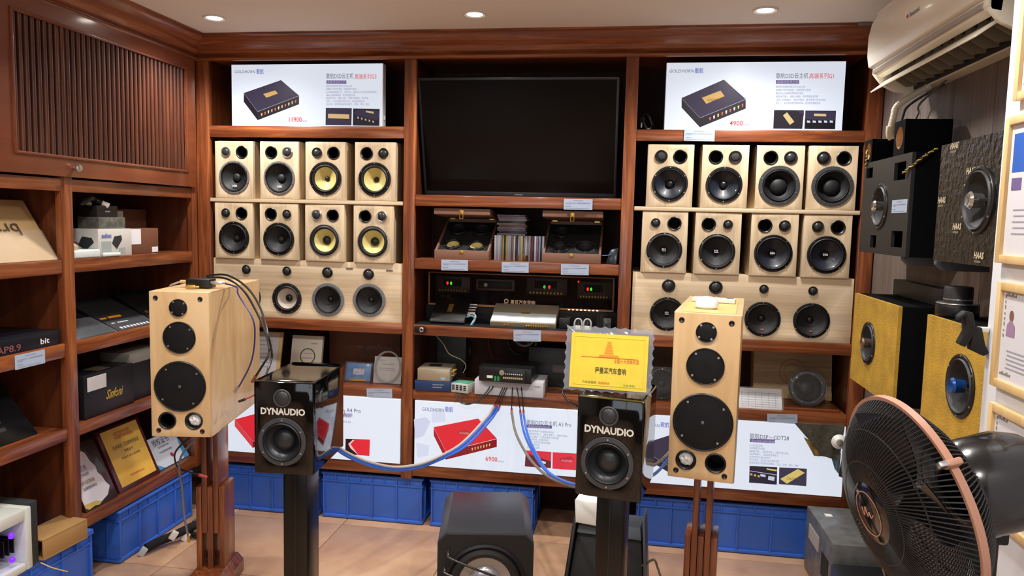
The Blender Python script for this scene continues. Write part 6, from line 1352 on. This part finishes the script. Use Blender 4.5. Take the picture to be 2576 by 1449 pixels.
# ------------------------------------------------------------------ side cabinet, near bay
BRc = Vector((-1.162, -.948, 1.377)); BLc = Vector((-1.162, -1.62, 1.377)); TLc = Vector((-1.305, -1.62, 1.605))
M, w, h = frame3(BLc, BRc, TLc); t = empty_at('wrapped_carton', 'flat brown carton in shiny clear wrap leaning on the side shelf', 'box', M)
MB().box(0, w, .0, .05, 0, h).build('carton', mat('kraft board', 'B89A6A', .6, var=.08, vscale=3), t, bevel=.002)
MB().box(-.004, w + .003, -.004, .054, -.002, h * .5).build('clear_wrap', mat('wrinkled clear wrap', 'FFFFFF', .1, alpha=.14, spec=1, bump=1, bscale=25), t, bevel=.004)
lettering('lettering', [('brax', .075, T(.575, -.0045, h * .6) @ RY(PI), 0, dict(width=.17))], [mat('dark brown print', '4A3A2C', .6)], t)
t = corner_box('device_carton', 'flat black carton with white and red lettering on the side shelf', -1.163, -1.55, .28, .605, 1.0440, .056, mat('navy black carton', '10141E', .35))
lettering('lettering', [('X', .06, T(.0012, .19, .006) @ Mx, 0, dict(bold=.002)), ('AP8.9', .034, T(.0012, .30, .008) @ Mx, 1, dict(width=.11, bold=.0006)), ('bit', .03, T(.0012, .50, .014) @ Mx, 0, dict(width=.045, bold=.0006)), ('X', .062, T(.0010, .188, .004) @ Mx, 1, {})], [MARK, mat('pinkish red print', '7A4A4C', .5)], t)
p0 = atx(40, 928, XL + .0005); p1 = atx(115, 905, XL + .0005); p2 = atx(38, 900, XL + .0005)
price_card('price card on the side cabinet shelf edge under the navy carton', Vector((XL - .002, p0.y, .985)), Vector((XL - .002, p1.y, .985)), Vector((XL - .002, p0.y, 1.038)))
BRc = Vector((-1.21, -1.02, .699)); BLc = Vector((-1.21, -1.5, .699)); TLc = Vector((-1.37, -1.5, .90)); M, w, h = frame3(BLc, BRc, TLc)
t = empty_at('dark_panel', 'dark glossy panel with grey bars leaning on the lower side shelf', 'panel', M); MB().box(0, w, 0, .03, 0, h).build('panel', mat('blue black gloss', '0E1418', .2), t, bevel=.003)
for k in range(3): MB().box(w * .5, w * .76, -.002, 0, h * (.2 + k * .14), h * (.26 + k * .14)).build('grey_bar', mat('brushed grey bar', '4A4E54', .3, metal=.5), t)
t = corner_box('cream_box', 'cream box at the edge of the lower side shelf', -1.165, -1.40, .08, .12, .6985, .075, mat('cream card', 'C8B080', .5))
# purple lit amplifier on the crate
am = thing('tube_amplifier', 'white framed amplifier with purple lights on the blue crate', 'amplifier', (-1.10, -1.62, .2475), 0)
AWH = mat('white amplifier frame', 'D0D4CC', .3); AL, AH = .43, .235
for (a, b, c, d) in ((0, .03, 0, AH), (AL - .03, AL, 0, AH), (.03, AL - .03, 0, .03), (.03, AL - .03, AH - .045, AH)): MB().box(-.26, 0, a, b, c, d).build('frame_bar', AWH, am, bevel=.005)
MB().box(-.27, -.01, AL, AL + .04, .0, AH + .008).build('end_cap', mat('charcoal end cap', '2A2E2E', .5), am, bevel=.004)
MB().box(-.25, -.2, .03, AL - .03, .03, AH - .045).build('inner_board', mat('dark violet board', '0A0812', .5), am)
PUR = glow('purple lamp', '5018FF', 3)
for k in range(16): MB().box(-.2, -.03, .045 + k * .022, .05 + k * .022, .075, .135).build('fin', mat('dark fin', '1C181E', .4, metal=.4), am)
for k in range(4):
    for j in (.06, .15): MB().lathe([(.012, 0), (.011, .006), (.006, .011), (0, .012)], 14, M=T(-.02, AL - .075 - k * .075, j) @ RZ(PI / 2)).build('purple_lamp', PUR, am)
ct = thing('open_carton', 'small open brown carton lying beside the purple lit amplifier', 'box', (-1.10, -1.14, .2475), rad(-4))
for (a, b, c, d) in ((-.13, 0, 0, .006), (-.13, 0, .074, .08), (-.13, -.124, .006, .074), (-.006, 0, .006, .074)): MB().box(a, b, 0, .215, c, d).build('wall', CARD, ct, bevel=.001)
cable('loose_wire', 'thin yellow wire hanging over the crate below the purple lit amplifier', [Vector((-1.095, -1.16, .25)), Vector((-1.08, -1.13, .22)), Vector((-1.07, -1.09, .19)), Vector((-1.068, -1.06, .17))], .0022, mat('pale yellow wire', 'D8C070', .5))
# harness and cables on the floor by the stand
hn = thing('wiring_harness', 'black wiring harness with white plugs lying on the floor tiles', 'wiring', (-1.02, -.42, 0), 0)
MB().tube(spline([(-.08, -.12, .03), (-.06, -.06, .035), (-.03, -.0, .04), (.0, .04, .05), (.03, .09, .06), (.05, .14, .05)], 8), .02, 10).build('sleeve', mat('black braided sleeve', '0A0A0A', .85, bump=.8, bscale=200), hn)
for k in range(3): MB().tube([(.05 + (.04 + k * .006) * math.cos(2 * PI * i / 24), .12 + (.05 + k * .005) * math.sin(2 * PI * i / 24), .03 + k * .012 + .02 * math.sin(2 * PI * i / 24)) for i in range(24)], .006, 8, closed=True).build('coil', CB, hn)
for (x, y, z, m) in ((-.085, -.135, .02, mat('white connector', 'B8BCC0', .4)), (.0, -.03, .06, WHP), (.01, .05, .02, WHP), (.07, .18, .11, mat('white connector', 'B8BCC0', .4))): MB(T(x, y, z) @ RZ(.5) @ RY(.6)).box(-.014, .014, -.01, .01, -.02, .02).build('plug', m, hn, bevel=.002)
cable('speaker_cable', 'grey cable with a gold plug hanging below the maple speaker', [LS.location + Vector((.02, .15, -.0)), at(455, 1150, -0.926), at(458, 1230, -0.908), at(464, 1300, -0.889), at(474, 1352, -0.871)], .0042, mat('mid grey cable', '6A6C70', .45), 'cables hanging below the maple speaker', ends=[(1, .005, .03, GOLD, 'plug')])
cable('speaker_cable', 'black cable with a red sleeve hanging below the maple speaker', [LS.location + Vector((.0, .15, -.0)), at(446, 1130, -0.926), at(442, 1165, -0.926), at(455, 1180, -0.908), at(478, 1188, -0.908), at(505, 1196, -0.853)], .0034, CB, 'cables hanging below the maple speaker', ends=[(1, .006, .05, RDS, 'sleeve')])
